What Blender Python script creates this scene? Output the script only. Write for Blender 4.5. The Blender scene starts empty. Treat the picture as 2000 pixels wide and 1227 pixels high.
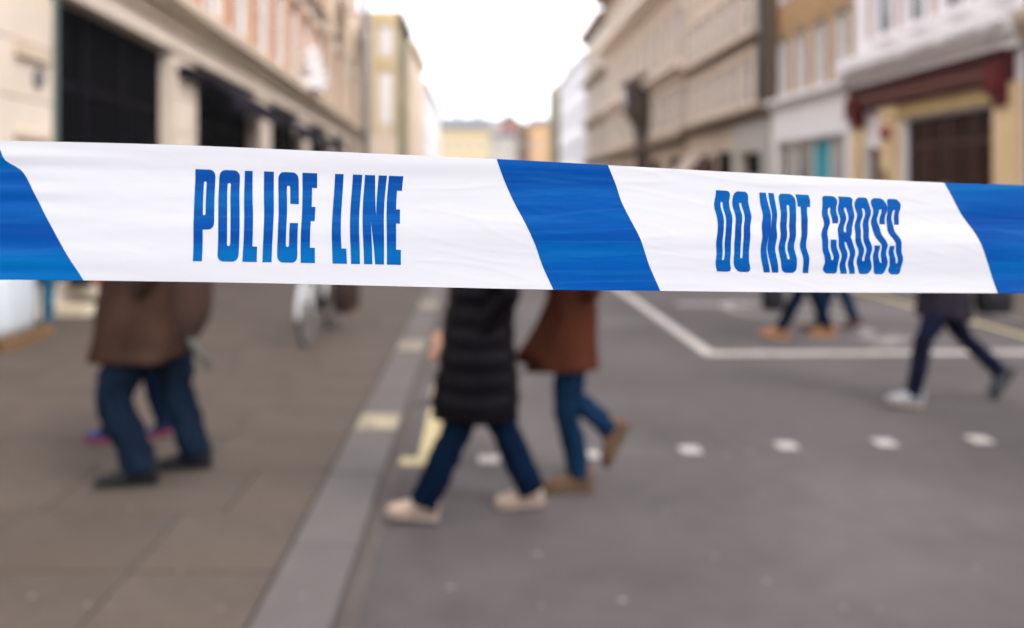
import bpy, bmesh, math, random
from mathutils import Vector, Matrix, noise
R = math.radians
random.seed(7)
SC = bpy.context.scene
COL = SC.collection

# ---------------------------------------------------------------- camera, sky, sun, exposure
F, VX, VY, CH = 1600.0, 935.0, 370.0, 1.6      # focal length in photo pixels, vanishing point, eye height
cam = bpy.data.cameras.new('camera'); co = bpy.data.objects.new('camera', cam); COL.objects.link(co)
co.location = (0, 0, CH); co.rotation_euler = (R(90), 0, 0)
cam.sensor_width = 36; cam.lens = 36 * F / 2000
cam.shift_x = (1000 - VX) / 2000; cam.shift_y = -(613.5 - VY) / 2000
cam.clip_start = .02; cam.clip_end = 2000
cam.dof.use_dof = True; cam.dof.focus_distance = .478; cam.dof.aperture_fstop = 3.6
SC.camera = co
W = bpy.data.worlds.new('World'); SC.world = W; W.use_nodes = True
nt = W.node_tree; bg = nt.nodes['Background']
sky = nt.nodes.new('ShaderNodeTexSky'); sky.sky_type = 'NISHITA'; sky.sun_disc = False
sky.sun_elevation = R(47); sky.sun_rotation = R(128); sky.air_density = 1; sky.dust_density = 4
hs = nt.nodes.new('ShaderNodeHueSaturation'); hs.inputs['Saturation'].default_value = .35
mx = nt.nodes.new('ShaderNodeMix'); mx.data_type = 'RGBA'
nt.links.new(sky.outputs[0], hs.inputs['Color'])
nt.links.new(hs.outputs[0], mx.inputs[6]); mx.inputs[7].default_value = (9.6, 9.5, 9.9, 1); mx.inputs[0].default_value = .8
nt.links.new(mx.outputs[2], bg.inputs['Color']); bg.inputs['Strength'].default_value = .13
sun = bpy.data.lights.new('sun', 'SUN'); sun.energy = 1.1; sun.angle = R(25); sun.color = (1, .96, .9)
so = bpy.data.objects.new('sun', sun); COL.objects.link(so); so.rotation_euler = (R(43), 0, R(52))
vs = SC.view_settings; vs.view_transform = 'Standard'; vs.look = 'None'; vs.gamma = 1; vs.use_curve_mapping = False
vs.exposure = 1.25
SC.cycles.use_denoising = True
SC.cycles.max_bounces = 8

# ---------------------------------------------------------------- helpers
def at(px, py, Y):
    return Vector(((px - VX) / F * Y, Y, CH - (py - VY) / F * Y))
MATS = {}
def mat(name, col, rough=.8, var=.15, scale=6., bump=0., metal=0., spec=.22, brick=None, rnd=0., stretch=None, alpha=None, transl=0., stain=None):
    if name in MATS: return MATS[name]
    m = bpy.data.materials.new(name); m.use_nodes = True; t = m.node_tree; p = t.nodes['Principled BSDF']; L = t.links.new
    p.inputs['Roughness'].default_value = rough; p.inputs['Metallic'].default_value = metal
    p.inputs['Specular IOR Level'].default_value = spec
    tc = t.nodes.new('ShaderNodeTexCoord'); mp = t.nodes.new('ShaderNodeMapping'); L(tc.outputs['Object'], mp.inputs[0])
    if stretch: mp.inputs['Scale'].default_value = stretch
    n = t.nodes.new('ShaderNodeTexNoise'); n.inputs['Scale'].default_value = scale; n.inputs['Detail'].default_value = 6
    L(mp.outputs[0], n.inputs[0])
    n2 = t.nodes.new('ShaderNodeTexNoise'); n2.inputs['Scale'].default_value = scale * 9; n2.inputs['Detail'].default_value = 4
    L(mp.outputs[0], n2.inputs[0])
    add = t.nodes.new('ShaderNodeMath'); add.operation = 'MULTIPLY_ADD'; L(n2.outputs[0], add.inputs[0]); add.inputs[1].default_value = .4
    L(n.outputs[0], add.inputs[2])
    mr = t.nodes.new('ShaderNodeMapRange'); L(add.outputs[0], mr.inputs[0])
    mr.inputs[1].default_value = .4; mr.inputs[2].default_value = 1.; mr.inputs[3].default_value = 1 - var; mr.inputs[4].default_value = 1 + var
    last = mr.outputs[0]
    if rnd:
        oi = t.nodes.new('ShaderNodeObjectInfo'); m2 = t.nodes.new('ShaderNodeMapRange'); L(oi.outputs['Random'], m2.inputs[0])
        m2.inputs[3].default_value = 1 - rnd; m2.inputs[4].default_value = 1 + rnd
        mm = t.nodes.new('ShaderNodeMath'); mm.operation = 'MULTIPLY'; L(last, mm.inputs[0]); L(m2.outputs[0], mm.inputs[1]); last = mm.outputs[0]
    if brick:
        b = t.nodes.new('ShaderNodeTexBrick'); b.inputs['Scale'].default_value = brick[0]
        b.inputs['Color1'].default_value = (*col, 1); b.inputs['Color2'].default_value = (*[c * .75 for c in col], 1)
        b.inputs['Mortar'].default_value = (*brick[1], 1); b.inputs['Mortar Size'].default_value = .012
        b.inputs['Brick Width'].default_value = .46; b.inputs['Row Height'].default_value = .15
        mb = t.nodes.new('ShaderNodeMapping'); L(tc.outputs['Object'], mb.inputs[0]); mb.inputs['Rotation'].default_value = (R(90), 0, 0)
        L(mb.outputs[0], b.inputs[0]); src = b.outputs['Color']
    else:
        c = t.nodes.new('ShaderNodeRGB'); c.outputs[0].default_value = (*col, 1); src = c.outputs[0]
    if stain:
        n3 = t.nodes.new('ShaderNodeTexNoise'); n3.inputs['Scale'].default_value = stain[1]; n3.inputs['Detail'].default_value = 5; L(tc.outputs['Object'], n3.inputs[0])
        r3 = t.nodes.new('ShaderNodeMapRange'); L(n3.outputs[0], r3.inputs[0]); r3.inputs[1].default_value = .48; r3.inputs[2].default_value = .72
        r3.inputs[4].default_value = stain[2]
        ms = t.nodes.new('ShaderNodeMix'); ms.data_type = 'RGBA'; L(r3.outputs[0], ms.inputs[0]); L(src, ms.inputs[6]); ms.inputs[7].default_value = (*stain[0], 1); src = ms.outputs[2]
    v = t.nodes.new('ShaderNodeVectorMath'); v.operation = 'SCALE'; L(src, v.inputs[0]); L(last, v.inputs['Scale'])
    L(v.outputs[0], p.inputs['Base Color'])
    if bump:
        bp = t.nodes.new('ShaderNodeBump'); bp.inputs['Strength'].default_value = bump; bp.inputs['Distance'].default_value = .01
        L(n2.outputs[0], bp.inputs['Height']); L(bp.outputs[0], p.inputs['Normal'])
    if transl:
        tr = t.nodes.new('ShaderNodeBsdfTranslucent'); L(v.outputs[0], tr.inputs[0]); ms = t.nodes.new('ShaderNodeMixShader')
        ms.inputs[0].default_value = transl; L(p.outputs[0], ms.inputs[1]); L(tr.outputs[0], ms.inputs[2])
        L(ms.outputs[0], t.nodes['Material Output'].inputs[0])
    MATS[name] = m
    return m

def inksheen(m):
    # lighter streaks along the film: sheen on its folds painted into the ink colour
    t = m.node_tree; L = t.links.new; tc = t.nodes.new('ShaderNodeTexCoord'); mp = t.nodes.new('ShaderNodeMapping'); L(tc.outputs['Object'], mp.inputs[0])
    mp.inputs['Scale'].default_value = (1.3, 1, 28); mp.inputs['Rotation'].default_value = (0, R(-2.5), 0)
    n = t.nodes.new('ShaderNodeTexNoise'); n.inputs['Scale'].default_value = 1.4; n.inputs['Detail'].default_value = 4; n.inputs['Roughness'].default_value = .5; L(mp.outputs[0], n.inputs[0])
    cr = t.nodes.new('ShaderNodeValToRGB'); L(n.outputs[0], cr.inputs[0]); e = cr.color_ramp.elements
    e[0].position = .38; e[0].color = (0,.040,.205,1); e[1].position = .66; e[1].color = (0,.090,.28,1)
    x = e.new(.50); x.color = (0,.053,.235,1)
    # thin pale creases drawn into the ink colour
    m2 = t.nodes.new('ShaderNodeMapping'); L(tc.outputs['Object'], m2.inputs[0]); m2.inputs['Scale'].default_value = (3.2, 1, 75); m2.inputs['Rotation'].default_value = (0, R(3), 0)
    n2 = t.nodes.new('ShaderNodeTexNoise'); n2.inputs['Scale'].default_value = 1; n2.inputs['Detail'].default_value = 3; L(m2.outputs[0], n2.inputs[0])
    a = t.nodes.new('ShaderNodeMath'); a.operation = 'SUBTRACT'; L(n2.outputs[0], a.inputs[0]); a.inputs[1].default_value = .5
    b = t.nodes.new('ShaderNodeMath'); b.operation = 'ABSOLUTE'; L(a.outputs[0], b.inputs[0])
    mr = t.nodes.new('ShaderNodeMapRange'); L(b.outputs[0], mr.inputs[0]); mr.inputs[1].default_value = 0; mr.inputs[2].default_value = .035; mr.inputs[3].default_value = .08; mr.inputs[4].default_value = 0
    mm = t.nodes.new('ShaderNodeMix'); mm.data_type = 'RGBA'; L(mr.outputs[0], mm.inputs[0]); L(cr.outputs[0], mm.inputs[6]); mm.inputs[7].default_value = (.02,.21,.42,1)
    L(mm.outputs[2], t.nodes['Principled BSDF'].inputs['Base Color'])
def filmrelief(m, st):
    t = m.node_tree; L = t.links.new; tc = t.nodes.new('ShaderNodeTexCoord'); mp = t.nodes.new('ShaderNodeMapping'); L(tc.outputs['Object'], mp.inputs[0])
    mp.inputs['Scale'].default_value = (5, 1, 170); mp.inputs['Rotation'].default_value = (0, R(-2.5), 0)
    n = t.nodes.new('ShaderNodeTexNoise'); n.inputs['Scale'].default_value = 1; n.inputs['Detail'].default_value = 4; n.inputs['Distortion'].default_value = .6; L(mp.outputs[0], n.inputs[0])
    b = t.nodes.new('ShaderNodeBump'); b.inputs['Strength'].default_value = st; b.inputs['Distance'].default_value = .0006; L(n.outputs[0], b.inputs['Height']); L(b.outputs[0], t.nodes['Principled BSDF'].inputs['Normal'])

def box(bm, x0, x1, y0, y1, z0, z1):
    vs_ = [bm.verts.new(c) for c in ((x0,y0,z0),(x1,y0,z0),(x1,y1,z0),(x0,y1,z0),(x0,y0,z1),(x1,y0,z1),(x1,y1,z1),(x0,y1,z1))]
    for f in ((0,3,2,1),(4,5,6,7),(0,1,5,4),(1,2,6,5),(2,3,7,6),(3,0,4,7)): bm.faces.new([vs_[i] for i in f])
    return vs_
def loft(bm, rings, cap=True, close=True):
    rv = [[bm.verts.new(p) for p in r] for r in rings]
    n = len(rv[0])
    for a, b in zip(rv, rv[1:]):
        for i in range(n if close else n - 1):
            j = (i + 1) % n
            bm.faces.new((a[i], a[j], b[j], b[i]))
    if cap and close:
        bm.faces.new(rv[0][::-1]); bm.faces.new(rv[-1])
    return rv
def smooth_path(P, rad, k=4):
    out, ro = [], []
    n = len(P)
    for i in range(n - 1):
        p0, p1, p2, p3 = P[max(i-1,0)], P[i], P[i+1], P[min(i+2,n-1)]
        for s in range(k):
            t = s / k
            out.append(.5*((2*p1)+(p2-p0)*t+(2*p0-5*p1+4*p2-p3)*t*t+(3*p1-p0-3*p2+p3)*t**3))
            ro.append(rad[i] + (rad[i+1]-rad[i])*(t*t*(3-2*t)))
    out.append(P[-1]); ro.append(rad[-1])
    return out, ro
def tube(bm, P, rad, seg=12, k=4, flat=1., ref=Vector((0,1,0)), wob=0.):
    P = [Vector(p) for p in P]
    if k > 1: P, rad = smooth_path(P, rad, k)
    rings = []
    for i, p in enumerate(P):
        t = (P[min(i+1,len(P)-1)] - P[max(i-1,0)]).normalized()
        a = (ref - t * ref.dot(t))
        if a.length < 1e-3: a = Vector((1,0,0)) - t * t.x
        a.normalize(); b = t.cross(a)
        ring = []
        for s in range(seg):
            w = 2*math.pi*s/seg
            r = rad[i] * (1 + (wob*noise.noise(Vector((p.x*9+s*.9, p.y*9, p.z*16))) if wob else 0))
            ring.append(p + a*math.cos(w)*r*flat + b*math.sin(w)*r)
        rings.append(ring)
    loft(bm, rings)
def ball(bm, c, r, seg=14, sc=(1,1,1)):
    m = Matrix.Translation(c) @ Matrix.Diagonal((r*sc[0], r*sc[1], r*sc[2], 1))
    return bmesh.ops.create_uvsphere(bm, u_segments=seg, v_segments=max(6, seg*2//3), radius=1, matrix=m)['verts']
def obj(name, bm, m, parent=None, smooth=False, bevel=0.):
    bmesh.ops.recalc_face_normals(bm, faces=bm.faces)
    me = bpy.data.meshes.new(name); bm.to_mesh(me); bm.free()
    me.materials.append(m)
    if smooth: me.polygons.foreach_set('use_smooth', [True]*len(me.polygons))
    o = bpy.data.objects.new(name, me); COL.objects.link(o)
    if parent: o.parent = parent
    if bevel:
        b = o.modifiers.new('bevel', 'BEVEL'); b.width = bevel; b.segments = 2; b.limit_method = 'ANGLE'
    return o
def inst(name, me, parent, loc, rz=0):
    o = bpy.data.objects.new(name, me); COL.objects.link(o); o.parent = parent; o.location = loc; o.rotation_euler = (0,0,rz); return o
def thing(name, label, cat, loc=(0,0,0), rz=0, group=None):
    o = bpy.data.objects.new(name, None); COL.objects.link(o); o.location = loc; o.rotation_euler = (0,0,rz); o.empty_display_size = .2
    return tag(o, label, cat, group)
def tag(o, label, cat, group=None):
    o['label'] = label; o['category'] = cat
    if group: o['group'] = group
    return o
def kind(o, k, label=None):
    o['kind'] = k
    if label: o['label'] = label
    return o
def bx1(name, m, parent, x0, x1, y0, y1, z0, z1, bevel=0.):
    bm = bmesh.new(); box(bm, x0, x1, y0, y1, z0, z1); return obj(name, bm, m, parent, bevel=bevel)

# ---------------------------------------------------------------- materials
ASPH = mat('asphalt', (.056,.048,.048), .85, .30, .7, .35, stain=((.092,.081,.081), .28, .9))
SLAB = mat('paving_stone', (.064,.050,.041), .85, .26, 1.2, .2, rnd=.06, stain=((.050,.036,.026), .5, .9))
JOINT = mat('joint_sand', (.056,.044,.036), .95)
KERB = mat('granite', (.082,.073,.071), .8, .12, 5, .2, rnd=.07)
WLINE = mat('white_road_paint', (.28,.255,.24), .75, .35, 5)
WSTUD = mat('white_stud', (.28,.26,.245), .75, .35, 30)
YLINE = mat('yellow_road_paint', (.34,.285,.16), .75, .35, 7)
YPALE = mat('worn_yellow_paint', (.235,.20,.135), .75, .4, 5)
STONE_L = mat('warm_portland_stone', (.56,.475,.40), .85, .10, 1.2, .2, stain=((.47,.38,.29), .8, .4))
STONE_LD = mat('weathered_stone', (.47,.38,.29), .85, .16, 1.2, .2)
REDBRICK = mat('red_brick', (.52,.18,.065), .9, .15, 2, .2, brick=(2.0, (.35,.28,.22)))
OCHRE = mat('ochre_brick', (.46,.27,.115), .9, .15, 2, .2, brick=(2.0, (.33,.26,.18)))
WHITEP = mat('white_render', (.80,.78,.79), .7, .06, 2)
CREAM = mat('cream_paint', (.68,.51,.29), .6, .08, 2)
MAROON = mat('maroon_paint', (.065,.013,.012), .6, .15, 3, spec=.06)
DKMAROON = mat('dark_maroon_paint', (.05,.012,.012), .35, .15, 3)
BEIGE = mat('beige_stone', (.56,.45,.35), .85, .12, 1.1, .2, stain=((.42,.34,.26), .5, .5))
TAN = mat('tan_stone', (.50,.385,.28), .85, .14, 1.1, .2, stain=((.34,.25,.18), .5, .5))
TAND = mat('dark_tan_stone', (.26,.19,.13), .85, .14, 1.1, .2)
DKBROWN = mat('soot_brown_stone', (.085,.055,.04), .8)
FRAMEW = mat('white_window_paint', (.72,.71,.72), .5, .05)
GLASS = mat('window_glass', (.10,.105,.11), .06, .1, 1, spec=.8)
DARKPANE = mat('shaded_glass', (.035,.028,.024), .2, .1, 1, spec=.25)
GLASSP = mat('curtained_glass', (.26,.26,.26), .12, .12, 1, spec=.8)
BLACKG = mat('dark_shop_glass', (.004,.004,.005), .12, .1, 1, spec=.0)
BROWNG = mat('brown_shop_glass', (.028,.011,.005), .15, .5, 1.5, spec=.05)
INTER = mat('dark_interior', (.012,.009,.009), .95, spec=.1)
BLACKM = mat('black_painted_metal', (.004,.003,.005), .7, spec=.04)
LEAD = mat('lead_grey', (.13,.13,.14), .6)
SLATE = mat('slate_roof', (.12,.13,.15), .7)
TEAL = mat('teal_board', (.02,.30,.36), .6)
BROWNCLOTH = mat('brown_canvas', (.10,.05,.035), .9)
YELLOWB = mat('yellow_stucco', (.58,.46,.27), .8)
GREYB = mat('grey_stone', (.45,.42,.38), .8)
REDB = mat('red_stucco', (.36,.11,.07), .8)
ORANGEB = mat('orange_stucco', (.55,.34,.17), .8)
PALEB = mat('pale_peach_stucco', (.70,.58,.46), .8)
OLIVE = mat('olive_stone', (.22,.19,.12), .8)

# ---------------------------------------------------------------- ground, road, pavements
def sheet(name, m, x0, x1, y0, y1, z, parent=None):
    bm = bmesh.new(); bm.faces.new([bm.verts.new(c) for c in ((x0,y0,z),(x1,y0,z),(x1,y1,z),(x0,y1,z))])
    return obj(name, bm, m, parent)
PH = .022                                                      # pavement height
kind(sheet('ground', ASPH, -500, 500, -300, 900, -.012), 'structure')
kind(sheet('road', ASPH, -.53, 6.3, -12, 160, 0), 'structure')
GUT = mat('worn_gutter', (.060,.050,.046), .85, .2, 3)
kind(sheet('gutter', GUT, -.53, -.44, -12, 60, .004), 'structure')
kind(sheet('gutter', GUT, 6.12, 6.3, -12, 60, .004), 'structure')
pl = kind(bx1('pavement_left', JOINT, None, -16, -.84, -12, 160, -.01, PH-.012), 'structure')
pr = kind(bx1('pavement_right', JOINT, None, 6.62, 18, -12, 160, -.01, PH-.012), 'structure')
# individual slabs up to about 14 m, plain paved sheet beyond
random.seed(3)
slabmesh = {}
def slab(parent, x0, x1, y0, y1):
    w, d = round(x1-x0-.004, 3), round(y1-y0-.004, 3)
    key = (w, d)
    if key not in slabmesh:
        bm = bmesh.new(); vv = box(bm, -w/2, w/2, -d/2, d/2, -.05, 0)
        for v in vv[4:]:
            v.co.x *= 1-.002/w*2; v.co.y *= 1-.002/d*2
        bmesh.ops.recalc_face_normals(bm, faces=bm.faces)
        me = bpy.data.meshes.new('paving_slab'); bm.to_mesh(me); bm.free(); me.materials.append(SLAB); slabmesh[key] = me
    o = inst('paving_slab', slabmesh[key], parent, ((x0+x1)/2, (y0+y1)/2, PH + random.uniform(-.002,.003)))
    o.rotation_euler = (random.uniform(-.001,.001), random.uniform(-.001,.001), 0)
y = .9
while y < 12.5:
    d = .62
    x = -.84; 
    lim = -5.3 if y > 8 else (-.84 - (y+.6)*.72 - .3)
    first = random.choice([.4,.6,.75,.9])
    while x > lim:
        w = first if first else random.choice([.75,.9,.9,.6]); first = None
        slab(pl, x-w, x, y, y+d); x -= w
    y += d
kind(sheet('far_paving', SLAB, -16, -.84, y, 160, PH), 'structure')
kind(sheet('near_paving', SLAB, -16, -.84, -12, .9, PH), 'structure')
y = 7.5
while y < 12.5:
    x = 6.62; d = .62
    while x < 9.9:
        w = random.choice([.75,.9,.6]); slab(pr, x, x+w, y, y+d); x += w
    y += d
kind(sheet('far_paving', SLAB, 6.62, 18, y, 160, PH), 'structure')
kind(sheet('near_paving', SLAB, 6.62, 18, -12, 7.5, PH), 'structure')
# kerbs
for nm, x0, x1, ya, yb in (('kerb_left', -.83, -.53, .9, 17), ('kerb_right', 6.3, 6.61, 7, 17)):
    k = kind(bx1(nm, KERB, None, x0, x1, yb, 160, -.01, PH+.004), 'structure')
    bm = bmesh.new(); L_ = .915
    box(bm, x0, x1, 0, L_-.008, -.01, 0)
    me = bpy.data.meshes.new('kerb_stone'); bmesh.ops.bevel(bm, geom=[e for e in bm.edges], offset=.008, segments=1, affect='EDGES'); bm.to_mesh(me); bm.free(); me.materials.append(KERB)
    y = ya
    while y < yb - .1:
        o = inst('kerb_stone', me, k, (0, y, PH+.004+random.uniform(-.002,.002))); y += L_ if y + L_ < yb else 99
    kind(bx1(nm + '_near', KERB, None, x0, x1, -12, ya-.008, -.01, PH+.002), 'structure')
# road markings
def marking(name, m, pts, z=.005):
    bm = bmesh.new(); bm.faces.new([bm.verts.new((x, y_, z)) for x, y_ in pts]); return kind(obj(name, bm, m), 'structure')
marking('white_bay_line', WLINE, ((2.17,7.86),(2.31,7.86),(2.31,60),(2.17,60)))
marking('white_bay_line', WLINE, ((2.31,7.86),(5.85,7.94),(5.85,8.13),(2.31,8.06)))
marking('white_bay_line', WLINE, ((2.75,11.3),(4.2,11.3),(4.2,11.44),(2.75,11.44)))
marking('yellow_line', YLINE, ((5.90,2),(6.0,2),(6.0,70),(5.90,70)))
marking('yellow_line', YLINE, ((-.36,4.88),(-.235,4.88),(-.235,6.0),(-.36,6.0)))
marking('yellow_line', YLINE, ((-.37,6.25),(-.25,6.25),(-.25,20),(-.37,20)))
marking('yellow_line', YLINE, ((-.46,4.74),(-.235,4.74),(-.235,4.875),(-.46,4.875)))
for ya, yb in ((5.36,5.72),(7.95,8.5),(10.8,11.5)):
    marking('kerb_blip', YPALE if ya < 6 else mat('faded_kerb_paint', (.17,.15,.115), .8, .3, 7), ((-.81,ya),(-.54,ya),(-.54,yb),(-.81,yb)), PH+.011)
def strokes(name, path, w, z=.0045):
    bm = bmesh.new(); P = [Vector((a,b,0)) for a, b in path]; rv = []
    for i, p in enumerate(P):
        t = (P[min(i+1,len(P)-1)]-P[max(i-1,0)]).normalized(); n_ = Vector((-t.y,t.x,0))
        rv.append((bm.verts.new((p+n_*w/2)+Vector((0,0,z))), bm.verts.new((p-n_*w/2)+Vector((0,0,z)))))
    for a, b in zip(rv, rv[1:]): bm.faces.new((a[0],a[1],b[1],b[0]))
    return kind(obj(name, bm, WFAINT), 'structure')
WFAINT = mat('worn_white_paint', (.17,.155,.15), .8, .3, 9)
def gp(px, py):
    Y = F*CH/(py-VY); return ((px-VX)/F*Y, Y)
def arc(cx, cy, rx, ry, a0, a1, n=14): return [(cx+rx*math.cos(R(a0+(a1-a0)*i/n)), cy+ry*math.sin(R(a0+(a1-a0)*i/n))) for i in range(n+1)]
a_ = gp(1450, 602); strokes('worn_road_letter', arc(a_[0]+.25, a_[1]-.1, .45, .75, 80, 280), .13)
strokes('worn_road_letter', [gp(1530,610), gp(1620,612), gp(1660,622)], .13)
strokes('worn_road_letter', arc(4.05, 9.4, .35, .55, -90, 120), .13)
strokes('worn_road_letter', [gp(1712,672), gp(1760,660)], .25)
for px, py in ((955,899),(1150,889),(1348,880),(1535,872),(1727,866),(1912,860),(2095,853),(1355,1262)):
    x, y = gp(px, py)
    s_ = .062
    bm = bmesh.new(); box(bm, x-s_, x+s_, y-s_*1.05, y+s_*1.05, .001, .008)
    kind(obj('crossing_stud', bm, WSTUD), 'structure')
# manhole lid in the gutter, with its rim
mh = tag(bx1('drain_grating', mat('cast_iron', (.045,.035,.035), .6, metal=.3), None, -.47, -.16, 6.05, 6.2, .005, .012), 'dark iron drain grating in the gutter between the yellow lines', 'drain')
for i in range(6): bx1('bar', MATS['cast_iron'], mh, -.46+i*.05, -.44+i*.05, 6.06, 6.19, .012, .016)
random.seed(5); bm = bmesh.new()
spots = [gp(1050,1085), gp(1215,1175), gp(1465,882), gp(1420,890), gp(880,1150)] + [gp(random.uniform(700,1980), random.uniform(930,1210)) for _ in range(13)] + [gp(random.uniform(60,600), random.uniform(960,1210)) for _ in range(9)]
for i, (x, y) in enumerate(spots):
    z = .006 if x > -.5 else PH + .005
    r_ = .017 if i < 5 else random.uniform(.006,.013)
    bm.faces.new([bm.verts.new((x+r_*random.uniform(.8,1.1)*math.cos(k*.7854), y+r_*1.1*random.uniform(.8,1.1)*math.sin(k*.7854), z)) for k in range(8)])
kind(obj('chewing_gum_spots', bm, mat('old_gum', (.17,.155,.15), .8)), 'stuff')

# ---------------------------------------------------------------- buildings
class Bld:
    """local x runs along the facade, local y out to the street; c is the world coordinate along the street"""
    def __init__(s, name, label, cat, origin, c0, side, yaw=0., group=None):
        s.sg = {'R': 1, 'L': -1, 'E': -1}[side]; s.c0 = c0
        rz = {'R': R(90), 'L': R(-90), 'E': R(180)}[side] + yaw
        s.e = thing(name, label, cat, origin, rz, group); s.win = {}
    def lx(s, c): return s.sg*(c - s.c0)
    def bx(s, bm, c0, c1, o0, o1, z0, z1):
        a, b = sorted((s.lx(c0), s.lx(c1))); return box(bm, a, b, o0, o1, z0, z1)
    def part(s, name, m, *boxes, parent=None, bevel=0.):
        bm = bmesh.new()
        for b in boxes: s.bx(bm, *b)
        return obj(name, bm, m, parent or s.e, bevel=bevel)
    def wall(s, m, c0, c1, z0, z1, holes=(), th=.35, name='wall'):
        xs = sorted({c0, c1, *[h[0] for h in holes], *[h[1] for h in holes]}); zs = sorted({z0, z1, *[h[2] for h in holes], *[h[3] for h in holes]})
        bm = bmesh.new()
        for za, zb in zip(zs, zs[1:]):
            run = None
            for xa, xb in zip(xs, xs[1:]):
                hole = any(h[0]-1e-6 <= xa and xb <= h[1]+1e-6 and h[2]-1e-6 <= za and zb <= h[3]+1e-6 for h in holes)
                if hole:
                    if run: s.bx(bm, run[0], run[1], -th, 0, za, zb)
                    run = None
                else: run = (run[0] if run else xa, xb)
            if run: s.bx(bm, run[0], run[1], -th, 0, za, zb)
        zs_ = min(4.25, z1)                              # the solid of the house behind its front wall, rooms left open at street level
        s.bx(bm, c0, c1, -9, -3.2, z0, zs_); s.bx(bm, c0, c1, -9, -th-.15, zs_, z1)
        return obj(name, bm, m, s.e)
    def window(s, ca, cb, z0, z1, fm=None, gm=None, back=.14, panes=2, bars=True):
        w, h = round(cb-ca, 3), round(z1-z0, 3); fm = fm or FRAMEW; gm = gm or GLASS
        key = (w, h, fm.name, gm.name, panes)
        if key not in s.win:
            bm = bmesh.new(); t = .07
            box(bm, -w/2, -w/2+t, -.05, .03, 0, h); box(bm, w/2-t, w/2, -.05, .03, 0, h)
            box(bm, -w/2+t, w/2-t, -.05, .03, 0, t); box(bm, -w/2+t, w/2-t, -.05, .03, h-t, h)
            ph = (h-2*t)/panes
            for i in range(1, panes): box(bm, -w/2+t, w/2-t, -.05, .02, t+i*ph-.03, t+i*ph+.03)
            if bars: box(bm, -.015, .015, -.04, .012, t+.002, h-t-.002)
            bmesh.ops.recalc_face_normals(bm, faces=bm.faces)
            me = bpy.data.meshes.new('window'); bm.to_mesh(me); bm.free(); me.materials.append(fm)
            bm = bmesh.new(); box(bm, -w/2+t, w/2-t, -.03, -.02, .032, ph-.032)
            bmesh.ops.recalc_face_normals(bm, faces=bm.faces)
            mg = bpy.data.meshes.new('pane'); bm.to_mesh(mg); bm.free(); mg.materials.append(gm)
            s.win[key] = (me, mg, t, ph)
        me, mg, t, ph = s.win[key]
        o = inst('window', me, s.e, (s.lx((ca+cb)/2), -back, z0))
        for i in range(panes):
            g = inst('pane', mg, o, (0,0,t+i*ph)); g.rotation_euler = (random.uniform(-.004,.004), 0, random.uniform(-.006,.006))
        return o
def cornice(b, m, c0, c1, z0, z1, proj, name='cornice', ends=.0):
    h = z1 - z0
    b.part(name, m, (c0, c1, .002, proj*.35, z0, z0+h*.35), (c0-ends, c1+ends, .001, proj*.7, z0+h*.35, z0+h*.6), (c0-ends, c1+ends, 0, proj, z0+h*.6, z1))
def arch_band(b, m, cc, zc, r0, r1, o0, o1, name, a0=0, a1=180, n=18):
    bm = bmesh.new(); rings = []
    for i in range(n+1):
        a = R(a0+(a1-a0)*i/n); x = b.lx(cc)
        rings.append([Vector((x+r*math.cos(a), o, zc+r*math.sin(a))) for r, o in ((r0,o0),(r1,o0),(r1,o1),(r0,o1))])
    loft(bm, rings); return obj(name, bm, m, b.e)

random.seed(11)
# ---- left long stone and brick building, turned very slightly from the kerb
LY = math.atan(.04375)
def XL(y): return -5 - .04375*y
BL = Bld('stone_shop_building', 'long pale stone shop building with black openings and red brick piers above its cornice', 'building', (XL(5.6), 5.6, 0), 5.6, 'L', LY)
END = 48.5
opens = [(10.42, 15.1), (16.5, 21.9), (23.6, 28.6), (30.4, 35.4), (37.2, 42.0), (43.4, 47.2)]
piers = []; holes = [(a, b_, .35, 4.15) for i, (a, b_) in enumerate(opens)]
c = 8.1; wins = []
cen = []
while c < 46.5:
    cen.append(c); c += 2.45
for c in cen:
    if 33.5 < c < 46.5 and False: continue
    for z0, z1 in ((5.45, 7.9), (9.1, 11.3), (12.3, 13.9)): holes.append((round(c-.6,3), round(c+.6,3), z0, z1))
BL.wall(STONE_L, 5.6, END, 0, 15.5, holes)
for c in cen:
    for z0, z1 in ((5.45, 7.9), (9.1, 11.3), (12.3, 13.9)):
        BL.window(round(c-.6,3), round(c+.6,3), z0, z1, gm=GLASSP)
    for z0, z1, nm in ((5.32, 8.3, 'brick_panel'), (9.0, 11.6, 'brick_panel'), (12.2, 14.1, 'brick_panel')):
        BL.part(nm, REDBRICK, (c+.86, c+1.59, .002, .03, z0, z1))
    BL.part('window_head', STONE_L, (c-.75, c+.75, .002, .12, 7.95, 8.3)); BL.part('window_sill', STONE_L, (c-.72, c+.72, .002, .10, 9.0, 9.09))
cornice(BL, STONE_LD, 5.6, END, 4.52, 5.12, .40, 'shop_cornice')
BL.part('fascia', STONE_L, (5.6, END, .003, .06, 4.17, 4.5))
cornice(BL, STONE_LD, 5.6, END, 8.45, 8.8, .3, 'string_course'); cornice(BL, STONE_LD, 5.6, END, 14.6, 15.5, .7, 'roof_cornice')
# pilasters between openings made of separate blocks near the camera
edges = sorted(opens); 
edges = [(4, 5.6+2.2)] + edges
for (a0, a1), (b0, b1) in zip(edges, edges[1:]):
    if b0 - a1 > .5:
        nb = 6 if b0 < 24 else 1
        for i in range(nb):
            h = 4.0/nb
            BL.part('stone_block', STONE_L, (a1+.06, b0-.06, .002, .07, i*h+.006, (i+1)*h-.006), bevel=.012 if nb > 1 else 0)
        BL.part('pier_base', STONE_LD, (a1+.02, b0-.02, .001, .12, 0, .34)) if nb == 1 else None
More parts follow.
